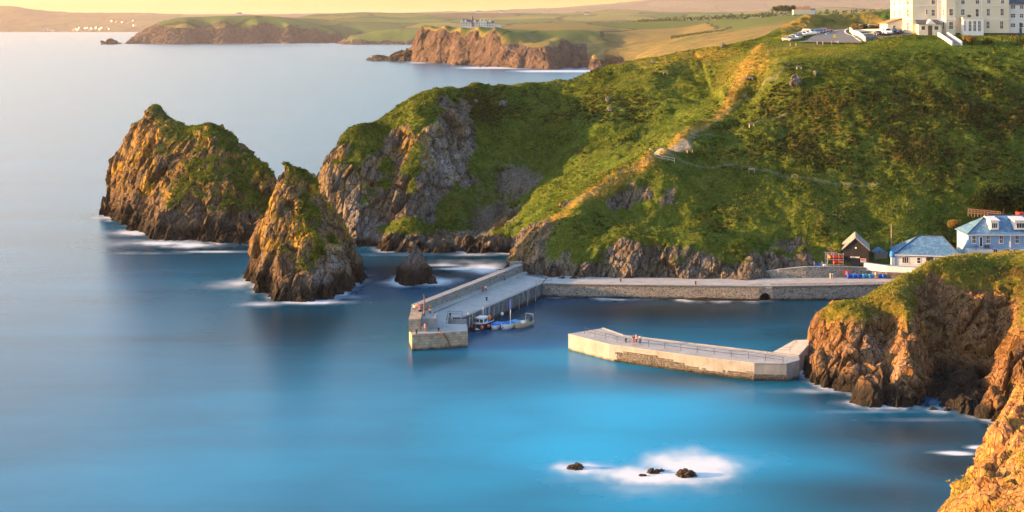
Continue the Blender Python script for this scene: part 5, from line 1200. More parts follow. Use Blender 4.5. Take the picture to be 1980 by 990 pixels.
hw(820,-50,55); hw(820,122,205); hw(738,120,185,26,(1,2))
hw(978,-50,40); hw(1064,-50,40,46); hw(1200,-45,55); hw(1385,-45,52); hw(1530,-45,48,46); hw(1706,-45,48,46)
hw(1198,115,195); hw(1382,112,215,46,(1,2)); hw(1523,110,203,46); hw(1700,108,200,46); hw(1520,272,365,46); hw(1694,268,370,46)
for z0 in (HZ+12.6,):
    for u in (820,1000,1200,1385,1530,1706): window(ho,X(u),HY-.004,z0,1.15,1.7,0,(2,2))
# canted corner and west face
ca_=math.atan2(2.1,xb-xa)
for v0,v1 in ((-40,62),(118,212),(285,380)):
    window(ho,(xa+xb)/2-.01,HY+1.05-.01,Zv(v1),.85,(v1-v0)/6.6*.1523,-ca_,(2,2))
for v0,v1 in ((-40,68),(122,210)):
    for yy in (HY+5.5,HY+11): window(ho,xa-.004,yy,Zv(v1),1.3,(v1-v0)/6.6*.1523,-math.pi/2,(2,2))
# bay, three sided
def bay(u0,u1,uc0,uc1,z0,z1,dep,mat):
    m=MB(); m.prism([(X(u0),HY-.003),(X(uc0),HY-dep),(X(uc1),HY-dep),(X(u1),HY-.003)],z0,z1); return m.build('bay',mat,ho)
by=bay(925,1105,965,1085,HZ-.5,Zv(-60),1.5,M_cream)
for v0,v1 in ((112,202),(275,375)):
    window(by,X(1028),HY-1.504,Zv(v1),1.25,(v1-v0)/6.6*.1523,0,(2,2))
    an=math.atan2(1.5,X(965)-X(925)); window(by,(X(925)+X(965))/2-.01,HY-.76,Zv(v1),.6,(v1-v0)/6.6*.1523,-an,(1,2))
m=MB(); m.prism([(X(920),HY-.06),(X(962),HY-1.62),(X(1088),HY-1.62),(X(1110),HY-.06)],Zv(255),Zv(238)); m.build('string_course',M_whitep,by)
# sun room with a terrace on its roof
sr=MB(); sr.box(X(1165),X(1425),HY-2.6,HY-.004,HZ-.5,Zv(240)); so_=sr.build('sun_room',M_whitep,ho)
m=MB(); m.box(X(1160),X(1430),HY-2.7,HY-.02,Zv(240)+.004,Zv(222)); m.build('parapet',M_cream,so_)
for u in (1252,1312,1372): window(so_,X(u),HY-2.604,Zv(400),.95,(400-265)/6.6*.1523,0,(2,3))
window(so_,X(1188),HY-2.604,Zv(400),.5,(400-265)/6.6*.1523,0,(1,3))
m=MB(); m.box(X(1240),X(1275),HY-1.8,HY-1.1,Zv(220),Zv(190)); o=m.build('terrace_table',M_dark,None); tag(o,'dark table set on the flat roof terrace of the hotel','table')
# porch
po=MB(); po.box(X(598),X(888),HY-3.0,HY-.004,HZ-.6,Zv(305)); pc=po.build('porch',M_cream,ho)
m=MB(); x0,x1=X(570),X(905); z0,z1=Zv(305),Zv(252)
m.add([(x0,HY-3.3,z0),(x1,HY-3.3,z0),(x1-.6,HY-.01,z1),(x0+.5,HY-.01,z1),(x0,HY-3.3,z0-.12),(x1,HY-3.3,z0-.12),(x1-.6,HY-.01,z0-.12),(x0+.5,HY-.01,z0-.12)],[(0,1,2,3),(4,5,1,0),(5,6,2,1),(7,4,0,3),(7,6,5,4)]); m.build('roof',M_slated,pc)
m=MB(); xc=X(745); 
m.add([(X(685),HY-3.5,Zv(310)),(X(812),HY-3.5,Zv(310)),(xc,HY-3.5,Zv(250)),(X(685),HY-1,Zv(310)),(X(812),HY-1,Zv(310)),(xc,HY-1,Zv(250))],[(0,1,2),(1,4,5,2),(3,0,2,5),(4,3,5),(0,3,4,1)]); m.build('gable',M_whitep,pc)
m=MB(); m.box(X(715),X(768),HY-3.06,HY-3.004,HZ-.5,Zv(325)); d_=m.build('door',M_glass,pc)
window(pc,X(655),HY-3.004,Zv(385),1.35,(385-330)/6.6*.1523,0,(1,1)); window(pc,X(822),HY-3.004,Zv(385),1.35,(385-330)/6.6*.1523,0,(1,1))
# lean-to with red tiles on the west side
le=MB(); lx0,lx1=X(232)+.9,xa-.004; le.prism([(lx0,HY+3.0),(lx1,HY+3.0),(lx1,HY+11),(lx0,HY+11)],HZ-.6,[Zv(300),Zv(245),Zv(245),Zv(300)]); lo_=le.build('lean_to',M_cream,ho)
m=MB(); zz0,zz1=Zv(303),Zv(236); m.add([(lx0-.4,HY+2.7,zz0),(lx1,HY+2.7,zz1),(lx1,HY+11.3,zz1),(lx0-.4,HY+11.3,zz0),(lx0-.4,HY+2.7,zz0+.18),(lx1,HY+2.7,zz1+.18),(lx1,HY+11.3,zz1+.18),(lx0-.4,HY+11.3,zz0+.18)],[(0,3,2,1),(4,5,6,7),(0,1,5,4),(1,2,6,5),(2,3,7,6),(3,0,4,7)]); m.build('roof',M_tile,lo_)
window(lo_,X(385)-.6,HY+2.996,Zv(375),1.0,1.2,0,(2,2))
# annexe
ax0,ax1=X(1795)+.01,X(2450)
an_=empty('annexe',(0,0,0),0,'white annexe with a dark slate roof at the right end of the hotel','building')
m=MB(); m.box(ax0,ax1,HY+1.0,HY+11,HZ-1.5,Zv(50)); m.build('wall',M_white,an_)
m=MB(); roof_hip(m,ax0+.36,ax1,HY+1,HY+11,Zv(50)+.005,4.2,ax0+3,ax1-3); m.build('roof',M_slated,an_)
m=MB(); m.box(ax0,ax1,HY+.9,HY+.997,HZ-1.3,HZ+.4); m.build('plinth',M_dark,an_)
for u in (1855,1965,2080,2200,2320):
    for v0,v1 in ((62,115),(172,228),(295,350)): window(an_,X(u),HY+.996,Zv(v1),1.5 if u==1855 else 1.2,(v1-v0)/6.6*.1523,0,(2,2))
m=MB(); m.box(X(1938),X(1968),HY+.93,HY+.996,HZ,Zv(290)); m.build('door',M_dark,an_)
for u,mm,l in ((1855,M_red,'red storage tub on the path by the annexe wall'),(1890,M_blue,'blue storage tub on the path by the annexe wall')):
    m=MB(); m.lathe([(.45,0),(.6,.5),(.62,.55),(.56,.55)],12); o=m.build('storage_tub',mm,smooth=True); o.location=(X(u),HY-.6,HZ-.1); tag(o,l,'tub')
# steps down the lawn
st=empty('garden_steps',(0,0,0),0,'stone steps with white side walls descending the hotel lawn','steps')
sx0,sx1=X(845),X(938); dz=2.6; dy=8.0
m=MB(); 
for i in range(14): m.box(sx0+.1*i,sx1+.1*i,HY-4.0-dy*(i+1)/14,HY-4.0-dy*i/14-.003,HZ-5,HZ-.1-dz*i/14)
m.build('tread',M_concd,st)
for s0 in (sx0-.5,sx1+.05):
    m=MB(); m.add([(s0,HY-4,HZ-3),(s0+.45,HY-4,HZ-3),(s0+1.85,HY-4-dy,HZ-5),(s0+1.4,HY-4-dy,HZ-5),(s0,HY-4,HZ+.75),(s0+.45,HY-4,HZ+.75),(s0+1.85,HY-4-dy,HZ+.75-dz),(s0+1.4,HY-4-dy,HZ+.75-dz)],[(0,3,2,1),(4,5,6,7),(0,1,5,4),(1,2,6,5),(2,3,7,6),(3,0,4,7)]); m.build('side_wall',M_whitep,st)
gw=MB(); q0,q1=X(1752),X(2500); gw.box(q0,q1,HY-14.5,HY-14,HZ-5,Zv(558)-.0); o=gw.build('garden_wall',M_cream); tag(o,'cream boundary wall at the foot of the hotel lawn, far right','wall')
# ---------------------------------------------------------------- harbour buildings
def shed():
    e=empty('shed',(0,0,0),0,'black gabled boat shed with a slate roof above the quay','shed')
    Y0=305.2; k=Y0/FPX; x0,x1=(1631.5-CX)*k,(1679-CX)*k; zb=EYE-(516.5-HOR)*k; ze=EYE-(483-HOR)*k; za=EYE-(460.5-HOR)*k; xm=(x0+x1)/2-.15; Y1=Y0+8.5
    m=MB(); m.extrude([(x0,zb-1),(x1,zb-1),(x1,ze),(xm,za),(x0,ze)],Y0,Y1); m.build('wall',M_black,e)
    for s,(xe) in ((-1,x0-.35),(1,x1+.3)):
        m=MB(); zl=ze-.18; P_=[(xe,Y0-.35,zl),(xm,Y0-.35,za+.02),(xm,Y1+.3,za+.02),(xe,Y1+.3,zl)]
        m.add(P_+[(p[0],p[1],p[2]+.22) for p in P_],[(0,1,2,3),(7,6,5,4),(4,5,1,0),(5,6,2,1),(6,7,3,2),(7,4,0,3)]); m.build('roof',M_weath,e)
    m=MB(); m.box(xm-.9,xm+.75,Y0-.05,Y0-.004,zb,zb+2.1); m.build('door',M_hull,e); m=MB(); m.box(xm-1.15,xm+.95,Y0-.25,Y0-.004,zb+2.12,zb+2.42); m.build('lintel',M_palewood,e)
    m=MB(); m.lathe([(.2,-.03),(.2,.03)],14); o=m.build('lamp',M_whitep,e); o.location=(xm+.1,Y0-.06,za-2.2); o.rotation_euler=(math.pi/2,0,0)
    m=MB(); m.box(xm+1.1,xm+2.35,Y0-.05,Y0-.004,zb+1.15,zb+2.0); s_=m.build('sign',M_whitep,e); m=MB(); m.box(xm+1.18,xm+2.27,Y0-.07,Y0-.053,zb+1.6,zb+1.93); m.build('lettering',M_red,s_)
    m=MB(); m.box(x0-.3,x1-1.0,Y0-1.1,Y0-.1,zb-.9,zb-.004); m.build('threshold',M_conc,e)
    spin(e,xm,Y0,-14)
    return zb
szb=shed()
def cottage():
    e=empty('cottage',(0,0,0),0,'single storey white cottage with a big hipped blue grey slate roof','cottage')
    Y0=303.0; k=Y0/FPX; xf=lambda u:(1720+u/5.5-CX)*k; zf=lambda v:EYE-(380+v/5.5-HOR)*k
    x0,x1=xf(90),xf(740); Y1=Y0+9
    m=MB(); m.box(x0,x1,Y0,Y1,3.5,zf(622)); m.build('wall',M_white,e)
    m=MB(); ov=.4; z=zf(622)+.004; zr=EYE-(455.5-HOR)*(Y0+4.5)/FPX; r0=(1772-CX)/FPX*(Y0+4.5); r1=(1815.5-CX)/FPX*(Y0+4.5)
    roof_hip(m,x0,x1,Y0,Y1,z,zr-z,r0,r1,ov); r_=m.build('roof',M_slate,e)
    m=MB()
    for a,b in (((x0-ov,Y0-ov,z),(r0,Y0+4.5,zr)),((x1+ov,Y0-ov,z),(r1,Y0+4.5,zr)),((r0,Y0+4.5,zr),(r1,Y0+4.5,zr))): m.tube([(a[0],a[1],a[2]+.05),(b[0],b[1],b[2]+.05)],.12,6)
    m.build('ridge_tiles',M_dark,r_)
    window(e,xf(185),Y0-.004,zf(718),1.5,1.55,0,(3,1)); window(e,xf(322),Y0-.004,zf(715),.85,1.4,0,(1,2)); window(e,xf(565),Y0-.004,zf(715),1.0,1.4,0,(2,2))
    m=MB(); m.box(xf(397),xf(470),Y0-.04,Y0-.004,zf(745),zf(645)); m.build('door',M_glass,e)
    m=MB(); m.box(x0-.3,x1+.3,Y0-.55,Y0-.42,z-.2,z-.05); m.build('gutter',M_whitep,e)
    spin(e,(x0+x1)/2,Y0+1,-10)
    tk=MB(); tk.lathe([(.55,0),(.6,.1),(.6,1.15),(.45,1.35),(.05,1.4)],14); o=tk.build('water_tank',M_boatblue,smooth=True); tag(o,'blue water tank on a white pillar at the left end of the cottage','tank'); o.location=(xf(48),Y0+1.5,zf(655))
    pb=MB(); pb.box(-.45,.45,-.4,.4,0,1.75); o=pb.build('pillar',M_whitep); o.location=(xf(55),Y0+1.5,zf(655)-1.76); tag(o,'white masonry pillar carrying the blue tank','pillar')
cottage()
def house():
    e=empty('house',(0,0,0),0,'large pale blue house with dormers in its slate roof, at the right edge','house')
    Y0=306.5; k=Y0/FPX; xf=lambda u:(1720+u/5.5-CX)*k; zf=lambda v:EYE-(380+v/5.5-HOR)*k
    x0,x1=xf(840),xf(1900); Y1=Y0+8.0; ze=zf(402)
    m=MB(); m.box(x0,x1,Y0,Y1,4,ze); m.build('wall',M_bluewall,e)
    zr=EYE-(416-HOR)*(Y0+4)/FPX; r0=(1908-CX)/FPX*(Y0+4); r1=x1-5
    m=MB(); roof_hip(m,x0,x1,Y0,Y1,ze+.004,zr-ze,r0,r1,.4); rf=m.build('roof',M_slate,e)
    m=MB(); 
    for a,b in (((x0-.4,Y0-.4,ze),(r0,Y0+4,zr)),((r0,Y0+4,zr),(r1,Y0+4,zr))): m.tube([(a[0],a[1],a[2]+.05),(b[0],b[1],b[2]+.05)],.12,6)
    m.build('ridge_tiles',M_dark,rf)
    m=MB(); m.box(x0-.4,x1+.4,Y0-.5,Y0-.41,ze-.2,ze-.02); m.build('gutter',M_whitep,e)
    for u,w in ((1120,1.0),(1395,1.35),(1700,1.0)):
        cx_=xf(u); zb,zt=zf(355),zf(262); dm=MB(); dm.box(cx_-w*.95,cx_+w*.95,Y0+.15,Y0+3.5,zb,zt); d=dm.build('dormer',M_whitep,e)
        m=MB(); m.add([(cx_-w*1.15,Y0-.15,zt),(cx_+w*1.15,Y0-.15,zt),(cx_+w*1.15,Y0+4,zt+.45),(cx_-w*1.15,Y0+4,zt+.45),(cx_-w*1.15,Y0-.15,zt+.22),(cx_+w*1.15,Y0-.15,zt+.22),(cx_+w*1.15,Y0+4,zt+.67),(cx_-w*1.15,Y0+4,zt+.67)],[(0,3,2,1),(4,5,6,7),(0,1,5,4),(1,2,6,5),(2,3,7,6),(3,0,4,7)]); m.build('dormer_roof',M_whitep,d)
        window(d,cx_,Y0+.146,zb+.35,w*1.4,1.25,0,(3,1))
    for u,w in ((897,.95),(1048,.95),(1187,.95),(1356,.95),(1520,.95),(1680,.95)): window(e,xf(u),Y0-.004,zf(498),w,(498-412)/5.5*k,0,(2,2))
    m=MB(); m.box(xf(952),xf(992),Y0-.05,Y0-.004,zf(540),zf(425)); d=m.build('door',M_whitep,e); m=MB(); m.box(xf(960),xf(984),Y0-.07,Y0-.053,zf(530),zf(432)); m.build('glazing',M_glass,d)
    m=MB(); m.box(xf(1279),xf(1292),Y0-.12,Y0-.004,4,ze-.2); m.build('drainpipe',M_whitep,e)
    g=MB(); g.box(xf(800),xf(1062),Y0-2.6,Y0-.004,4,zf(552)); gf=g.build('ground_floor',M_white,e); window(gf,xf(915),Y0-2.604,zf(605),.9,.8,0,(2,1))
    g=MB(); g.box(xf(1064),xf(1900),Y0-.9,Y0-.004,4,zf(562)); gg=g.build('bay_row',M_white,e)
    for u in (1100,1230,1330,1480): window(gg,xf(u),Y0-.904,zf(600),1.4,1.1,0,(3,1))
    z=zf(552)
    pts=[(xf(805),Y0-.2,z),(xf(805),Y0-2.5,z),(xf(1058),Y0-2.5,z),(xf(1058),Y0-.2,z)]
    m=MB()
    for q in (.5,1.0): m.tube([(a[0],a[1],a[2]+q) for a in pts],.03,5)
    for i in range(13):
        t=i/12; xx=xf(805+253*t); m.tube([(xx,Y0-2.5,z),(xx,Y0-2.5,z+1)],.02,4)
    m.build('balcony_rail',M_iron,e)
    for u,l in ((900,'round dark table with a blue parasol folded on the balcony'),(1000,'dark garden chair set on the left part of the balcony'),(1030,'dark garden chair set at the right end of the balcony')):
        if u==900:
            m=MB(); m.lathe([(.25,0),(.05,.05),(.05,.7),(.55,.72),(.55,.76)],12); o=m.build('table',M_hull); o.location=(xf(u),Y0-1.3,z); tag(o,'round dark table on the balcony of the blue house','table')
        else:
            c=empty('chair',(xf(u),Y0-1.4,z),0,l,'chair','balcony chairs'); m=MB(); m.box(-.25,.25,-.25,.25,.42,.47); m.build('seat',M_hull,c); m=MB(); m.box(-.25,.25,.21,.25,.48,.95); m.build('backrest',M_hull,c)
            for a in (-1,1):
                for b in (-1,1): m=MB(); m.box(a*.22-.02,a*.22+.02,b*.22-.02,b*.22+.02,0,.419); m.build('leg',M_hull,c)
house()
# ---------------------------------------------------------------- distant buildings
def gable_house(name,px,py,d,w,dep,h,rh,mats,label,cat='house',group=None,rz=0,chim=True):
    x,y,z=P(px,py,d); e=empty(name,(x,y,z),math.radians(rz),label,cat,group)
    m=MB(); m.extrude([(-w/2,-3),(w/2,-3),(w/2,h),(-w/2,h)],-dep/2,dep/2); m.add([(-w/2,-dep/2,h),(-w/2,0,h+rh),(-w/2,dep/2,h)],[(0,1,2)]); m.add([(w/2,-dep/2,h),(w/2,0,h+rh),(w/2,dep/2,h)],[(2,1,0)]); m.build('wall',mats[0],e)
    m=MB(); o_=.04*w; m.add([(-w/2-o_,-dep/2-o_,h-.1),(w/2+o_,-dep/2-o_,h-.1),(w/2+o_,0,h+rh+.15),(-w/2-o_,0,h+rh+.15),(-w/2-o_,dep/2+o_,h-.1),(w/2+o_,dep/2+o_,h-.1)],[(0,1,2,3),(3,2,5,4)]); r=m.build('roof',mats[1],e)
    if chim: m=MB(); m.box(-w*.3-.6,-w*.3+.6,-.6,.6,h+rh-.5,h+rh+1.6); m.build('chimney',mats[0],r)
    return e
# white hotel on the far red cliffs
q=P(927,51.5,2240); fh=empty('clifftop_hotel',q,0,'long white hotel with a dark turret on the far red cliffs','hotel')
k_=2240/FPX
def fb(x0,x1,y0,y1,z0,z1,mat,name): m=MB(); m.box(x0*k_,x1*k_,y0,y1,z0,z1); return m.build(name,mat,fh)
w1=fb(-37,-1,0,14,-10,8,M_white,'wall'); fb(0,14,-3,14,-10,9.5,M_white,'wing'); fb(14.2,30,2,13,-10,6,M_white,'wing'); fb(30.2,42,4,12,-10,3.5,M_white,'wing')
m=MB(); roof_hip(m,-37*k_,-1*k_,0,14,8,4.5,-32*k_,-6*k_); m.build('roof',M_slated,fh); m=MB(); roof_hip(m,14*k_,30*k_,2,13,6,3.5,17*k_,28*k_); m.build('roof',M_slated,fh)
for xx in (-34,-27,-9,2,9,20):
    m=MB(); m.extrude([((xx-3)*k_,7),((xx+3)*k_,7),((xx+3)*k_,8.5),(xx*k_,12.3),((xx-3)*k_,8.5)],-3.4,6); m.build('gable',M_white,fh)
m=MB(); m.lathe([(2.2,0),(2.2,13),(2.6,13.2),(.1,18.5)],10,0,(-14*k_,0,0)); m.build('turret',M_slated,fh)
for xx in range(-35,30,5):
    for zz in (1.2,4.6): m=MB(); m.box(xx*k_-.6,xx*k_+.6,-.08 if xx<-1 else (-3.08 if xx<14 else 1.9),-.01 if xx<-1 else (-3.01 if xx<14 else 1.99),zz,zz+1.7); m.build('window',M_glass,fh)
# farm beyond the golden field
gable_house('farmhouse',1541,24,1960,12,8,4.5,4,(M_cream,M_tile),'cream farmhouse with a red roof next to the dark tree clump','house')
gable_house('farmhouse',1557,23.5,1975,14,8,4,4.5,(M_cream,M_tile),'larger farmhouse with a red roof right of the first one beyond the field','house')
gable_house('farmhouse',1569,23.5,1990,10,7,3,2.5,(M_white,M_slated),'low white farm building with a slate roof at the end of the farm','house',chim=False)
for px,py,d,l in ((926,25,7600,'tiny white farm on the far fields above the clifftop hotel'),(968,24,7800,'second tiny white farm on the far fields, right of the first'),(463,29,7000,'lone tiny white house on the skyline above the middle headland'),(1135,29,6400,'small white house low on the blue fields to the right')):
    gable_house('farmhouse',px,py,d,26,12,7,6,(M_white,M_slated),l,'house',chim=False)
# harbour town across the bay, lamps lit
rt=random.Random(12); M_lamp=glow('lit_window',(1,.60,.20),5.0); M_town=simple('town_walls',(.30,.25,.22),.9,.2,.2,coord='pos')
tw=[]
for i in range(64):
    if i<40: px=rt.uniform(140,215); py=60.3-rt.random()*5.5-(px-140)*.05
    elif i<54: px=rt.uniform(215,265); py=rt.uniform(38,52)
    else: px=rt.uniform(70,110); py=rt.uniform(54.5,59.5)
    d=11150+ (61-py)*60
    lit=i<54 and rt.random()<.42
    x,y,z=P(px,py,d); w_=rt.uniform(10,20)
    e=empty('town_house',(x,y,z),math.radians(rt.uniform(-25,25)),'pale house in the little town across the bay'+(' with lamps lit at dusk' if lit else ', its windows dark'),'house','houses of the town across the bay, lit' if lit else 'houses of the town across the bay, unlit')
    h=rt.uniform(6,9); m=MB(); m.box(-w_/2,w_/2,-5,5,-8,h); m.build('wall',M_town,e)
    m=MB(); m.add([(-w_/2,-5.3,h),(w_/2,-5.3,h),(w_/2,0,h+4),(-w_/2,0,h+4),(-w_/2,5.3,h),(w_/2,5.3,h)],[(0,1,2,3),(3,2,5,4),(0,3,4),(1,5,2)]); m.build('roof',M_slated,e)
    if lit: m=MB(); m.box(-w_*.32,w_*.32,-5.4,-5.02,h*.2,h*.75); m.build('window',M_lamp,e)
# ---------------------------------------------------------------- road, parked cars, walls
RL=[(1541,78.5,402),(1560,78,404),(1571,72,416),(1592,64,434),(1616,59.5,447),(1641,55.8,458)]
RR=[(1668,90,389),(1655,82,398),(1641,73,414),(1633.5,65,428),(1633,60.5,440),(1642,55.6,460)]
def rs_(pl,n):
    w=np.array([P(*q) for q in pl]); s=np.concatenate([[0],np.cumsum(np.linalg.norm(np.diff(w[:,:2],axis=0),axis=1))]); t=np.linspace(0,s[-1],n)
    return np.stack([np.interp(t,s,w[:,i]) for i in range(3)],1)
nL=24; a=rs_(RL,nL); b=rs_(RR,nL); m=MB(); G_=[]
for i in range(nL):
    for j in range(9): q=a[i]+(b[i]-a[i])*j/8; G_.append((q[0],q[1],ground(q[0],q[1])+.12))
G_=np.array(G_).reshape(nL,9,3); G_[:,:,2]=blur(blur(G_[:,:,2],2,0),2,1)+.12
m.add([tuple(v) for v in G_.reshape(-1,3)],[(i*9+j,i*9+j+1,(i+1)*9+j+1,(i+1)*9+j) for i in range(nL-1) for j in range(8)])
road=m.build('road',M_asphalt,smooth=True); tag(road,kind='structure')
def line(pts,w,name):
    pts=np.array(pts); d=np.gradient(pts,axis=0); n_=np.stack([-d[:,1],d[:,0]],1); n_/=np.linalg.norm(n_,axis=1,keepdims=True)
    v=[];f=[]
    for i,p in enumerate(pts): v+= [(p[0]+n_[i,0]*w/2,p[1]+n_[i,1]*w/2,p[2]+.03),(p[0]-n_[i,0]*w/2,p[1]-n_[i,1]*w/2,p[2]+.03)]
    for i in range(len(pts)-1): f.append((2*i,2*i+1,2*i+3,2*i+2))
    mm=MB(); mm.add(v,f); o=mm.build(name,M_paint); tag(o,kind='structure'); return o
line(G_[1:,8]*[1,1,1]+[.1,0,.02],.55,'road_marking')
lm=[]
for px,py,d in ((1640,56.3,457),(1620,59.0,447),(1603,62.5,437),(1596,66.5,427),(1600,74,411),(1610,81,399),(1622,86,392)):
    x,y,_=P(px,py,d); q=G_.reshape(-1,3); k=np.argmin((q[:,0]-x)**2+(q[:,1]-y)**2); lm.append((x,y,q[k,2]+.03))
w=np.array(lm); s=np.linspace(0,len(w)-1,30); w=np.stack([np.interp(s,range(len(w)),w[:,i]) for i in range(3)],1); line(w,.5,'road_marking')
def wallstrip(name,pts,h,t,label,mat=M_whitep,n=14,sink=.8):
    w=rs_(pts,n); d=np.gradient(w,axis=0); n_=np.stack([-d[:,1],d[:,0]],1); n_/=np.linalg.norm(n_,axis=1,keepdims=True)
    g=[ground(p[0],p[1]) for p in w]; v=[]
    for i,p in enumerate(w):
        for s_,zz in ((.5,-sink),(-.5,-sink),(-.5,h),(.5,h)): v.append((p[0]+n_[i,0]*t*s_,p[1]+n_[i,1]*t*s_,g[i]+zz))
    f=[(0,1,2,3),(4*n-1,4*n-2,4*n-3,4*n-4)]
    for i in range(n-1):
        for j in range(4): f.append((4*i+j,4*i+4+j,4*i+4+(j+1)%4,4*i+(j+1)%4))
    m=MB(); m.add(v,f); o=m.build(name,mat); tag(o,label,'wall'); return o
wallstrip('boundary_wall',[(1644,62,436),(1648,68,424),(1655,76,408),(1673,88,392)],1.35,.4,'curved white boundary wall between the road and the hotel lawn')
wallstrip('boundary_wall',[(1650,62.5,432),(1680,62,430),(1712,61.5,428)],.75,.35,'low white wall along the grass strip behind the three hotel cars')
wallstrip('kerb_wall',[(1655,69,412),(1690,68.5,410),(1700,68.5,410)],.35,.3,'very low white kerb wall left of the three hotel cars')
dr=MB(); A_=[]
for px in np.linspace(1655,1765,12):
    for d in np.linspace(393.5,408,5):
        x=(px-CX)/FPX*d; A_.append((x,d,ground(x,d)+.1))
dr.add(A_,[(i*5+j,(i+1)*5+j,(i+1)*5+j+1,i*5+j+1) for i in range(11) for j in range(4)]); o=dr.build('driveway',M_asphalt); tag(o,kind='structure')
# ---- cars
CARP=[('silver',(.45,.47,.50)),('white',(.78,.78,.77)),('black',(.025,.027,.03)),('dark blue',(.03,.06,.16)),('red',(.42,.035,.03)),('grey',(.16,.17,.18)),('pale blue',(.25,.36,.46))]
M_car={n_:simple('car_paint_'+n_.replace(' ','_'),c,.25,.05,2,spec=.6) for n_,c in CARP}
M_head=M_head; M_lens=simple('lamp_lens',(.75,.72,.6),.2,.05,3); M_tail=simple('tail_lamp_lens',(.45,.03,.02),.3,.1,3)
def make_car(kind):
    e=empty('car',(0,0,0)); m=MB()
    if kind=='van': prof=[(-2.3,.35),(2.3,.35),(2.4,.75),(2.15,1.05),(1.55,1.15),(.9,1.85),(-2.2,1.9),(-2.35,1.1)]
    elif kind=='hatch': prof=[(-1.95,.32),(1.95,.32),(2.05,.65),(1.9,.88),(1.05,.98),(.35,1.45),(-1.35,1.48),(-1.9,1.0),(-2.0,.6)]
    else: prof=[(-2.2,.32),(2.15,.32),(2.25,.62),(2.1,.85),(1.1,.95),(.4,1.4),(-1.0,1.42),(-1.65,.98),(-2.2,.92),(-2.28,.6)]
    n=len(prof); vs=[];
    def hw_(z): return .88 if z<1.0 else .88-.22*(z-1.0)/.5
    if kind=='van': hw_=lambda z: .95 if z<1.1 else .95-.13*(z-1.1)/.8
    for s in (-1,1): vs+=[(x,s*hw_(z),z) for x,z in prof]
    fs=[tuple(range(n)),tuple(range(2*n-1,n-1,-1))]+[((i+1)%n,i,n+i,n+(i+1)%n) for i in range(n)]
    m.add(vs,fs); body=m.build('body',M_car['silver'],e,bevel=.09)
    # glass
    g=MB(); zt={'van':1.72,'hatch':1.38,'saloon':1.33}[kind]; zb={'van':1.2,'hatch':1.03,'saloon':1.0}[kind]
    xs={'van':((1.5,1.18),(.98,1.78)),'hatch':((1.0,1.03),(.42,1.40)),'saloon':((1.06,1.0),(.46,1.35))}[kind]
    g.quad((xs[0][0]+.04,-.72,xs[0][1]),(xs[0][0]+.04,.72,xs[0][1]),(xs[1][0]+.04,.6,xs[1][1]),(xs[1][0]+.04,-.6,xs[1][1])); g.build('windscreen',M_glass,e)
    rx={'van':((-2.37,1.2),(-2.24,1.75)),'hatch':((-1.88,1.03),(-1.43,1.42)),'saloon':((-1.62,1.02),(-1.1,1.38))}[kind]
    g=MB(); g.quad((rx[0][0]-.03,.7,rx[0][1]),(rx[0][0]-.03,-.7,rx[0][1]),(rx[1][0]-.03,-.58,rx[1][1]),(rx[1][0]-.03,.58,rx[1][1])); g.build('rear_window',M_glass,e)
    fx=xs[0][0]-.22; fx2=xs[1][0]-.05; bx=rx[0][0]+.2; bx2=rx[1][0]+.1
    for s in (-1,1):
        g=MB(); y0=s*(hw_(zb)+.012); y1=s*(hw_(zt)+.012); q=[(bx,y0,zb),(fx,y0,zb),(fx2,y1,zt),(bx2,y1,zt)]
        g.add(q if s<0 else q[::-1],[(0,1,2,3)]); g.build('side_window',M_glass,e)
    for x in (-1.3,1.3):
        for s in (-1,1):
            w_=MB(); w_.lathe([(.16,-.1),(.30,-.1),(.32,-.07),(.32,.07),(.30,.1),(.16,.1)],16); o=w_.build('wheel',M_tyre,e,smooth=False); o.location=(x,s*.82,.32); o.rotation_euler=(math.pi/2,0,0)
            r_=MB(); r_.lathe([(.02,-.112),(.19,-.108),(.19,.108),(.02,.112)],12); r_.build('rim',M_car['silver'],o)
    fxx=prof[2][0]; bxx=prof[-1][0]
    for s in (-1,1):
        l=MB(); l.box(fxx-.12,fxx+.02,s*.62-.17,s*.62+.17,.66,.80); l.build('headlight',M_lens,e); l=MB(); l.box(bxx-.03,bxx+.1,s*.66-.12,s*.66+.12,.72,.92); l.build('tail_light',M_tail,e)
    return e
PROTO={}
def car(px,d,rz,kind,colr,label,group,py=None):
    x=(px-CX)/FPX*d; z=ground(x,d)+.14
    first=kind not in PROTO
    if first: PROTO[kind]=make_car(kind); e=PROTO[kind]
    else: e=copy_tree(PROTO[kind])
    e.location=(x,d,z); e.rotation_euler=(0,0,math.radians(rz)); tag(e,label,'car',group)
    for ch in e.children:
        if ch.name.split('.')[0]=='body':
            if not first or True:
                ch.material_slots[0].link='OBJECT'; ch.material_slots[0].material=M_car[colr]
    return e
car(1698.5,397,-88,'hatch','black','black car parked leftmost of the three in front of the hotel','cars at the hotel')
car(1715.5,397,-92,'van','white','white van parked between two dark cars in front of the hotel','cars at the hotel')
car(1737.5,397,-90,'saloon','dark blue','dark blue car parked nearest the hotel porch','cars at the hotel')
row=[('hatch','grey'),('saloon','pale blue'),('hatch','silver'),('saloon','black'),('saloon','pale blue'),('hatch','white'),('van','white'),('saloon','silver'),('hatch','dark blue'),('saloon','black'),('hatch','dark blue'),('saloon','red')]
lab=['grey hatchback at the near end of the row of cars below the golden mound','pale blue saloon second from the near end of the roadside row','silver hatchback between a pale blue and a black saloon in the roadside row','black saloon next to the silver hatchback in the near half of the roadside row','pale blue saloon in the middle of the roadside row, before the white hatchback','white hatchback in the middle of the roadside row, before the white van','white van parked in the middle of the roadside row','silver saloon just behind the white van in the roadside row','dark blue hatchback next to the silver saloon in the roadside row','black saloon between the two dark blue hatchbacks at the far end of the row','dark blue hatchback next to last in the roadside row, beside the red car','red saloon at the far end of the roadside row']
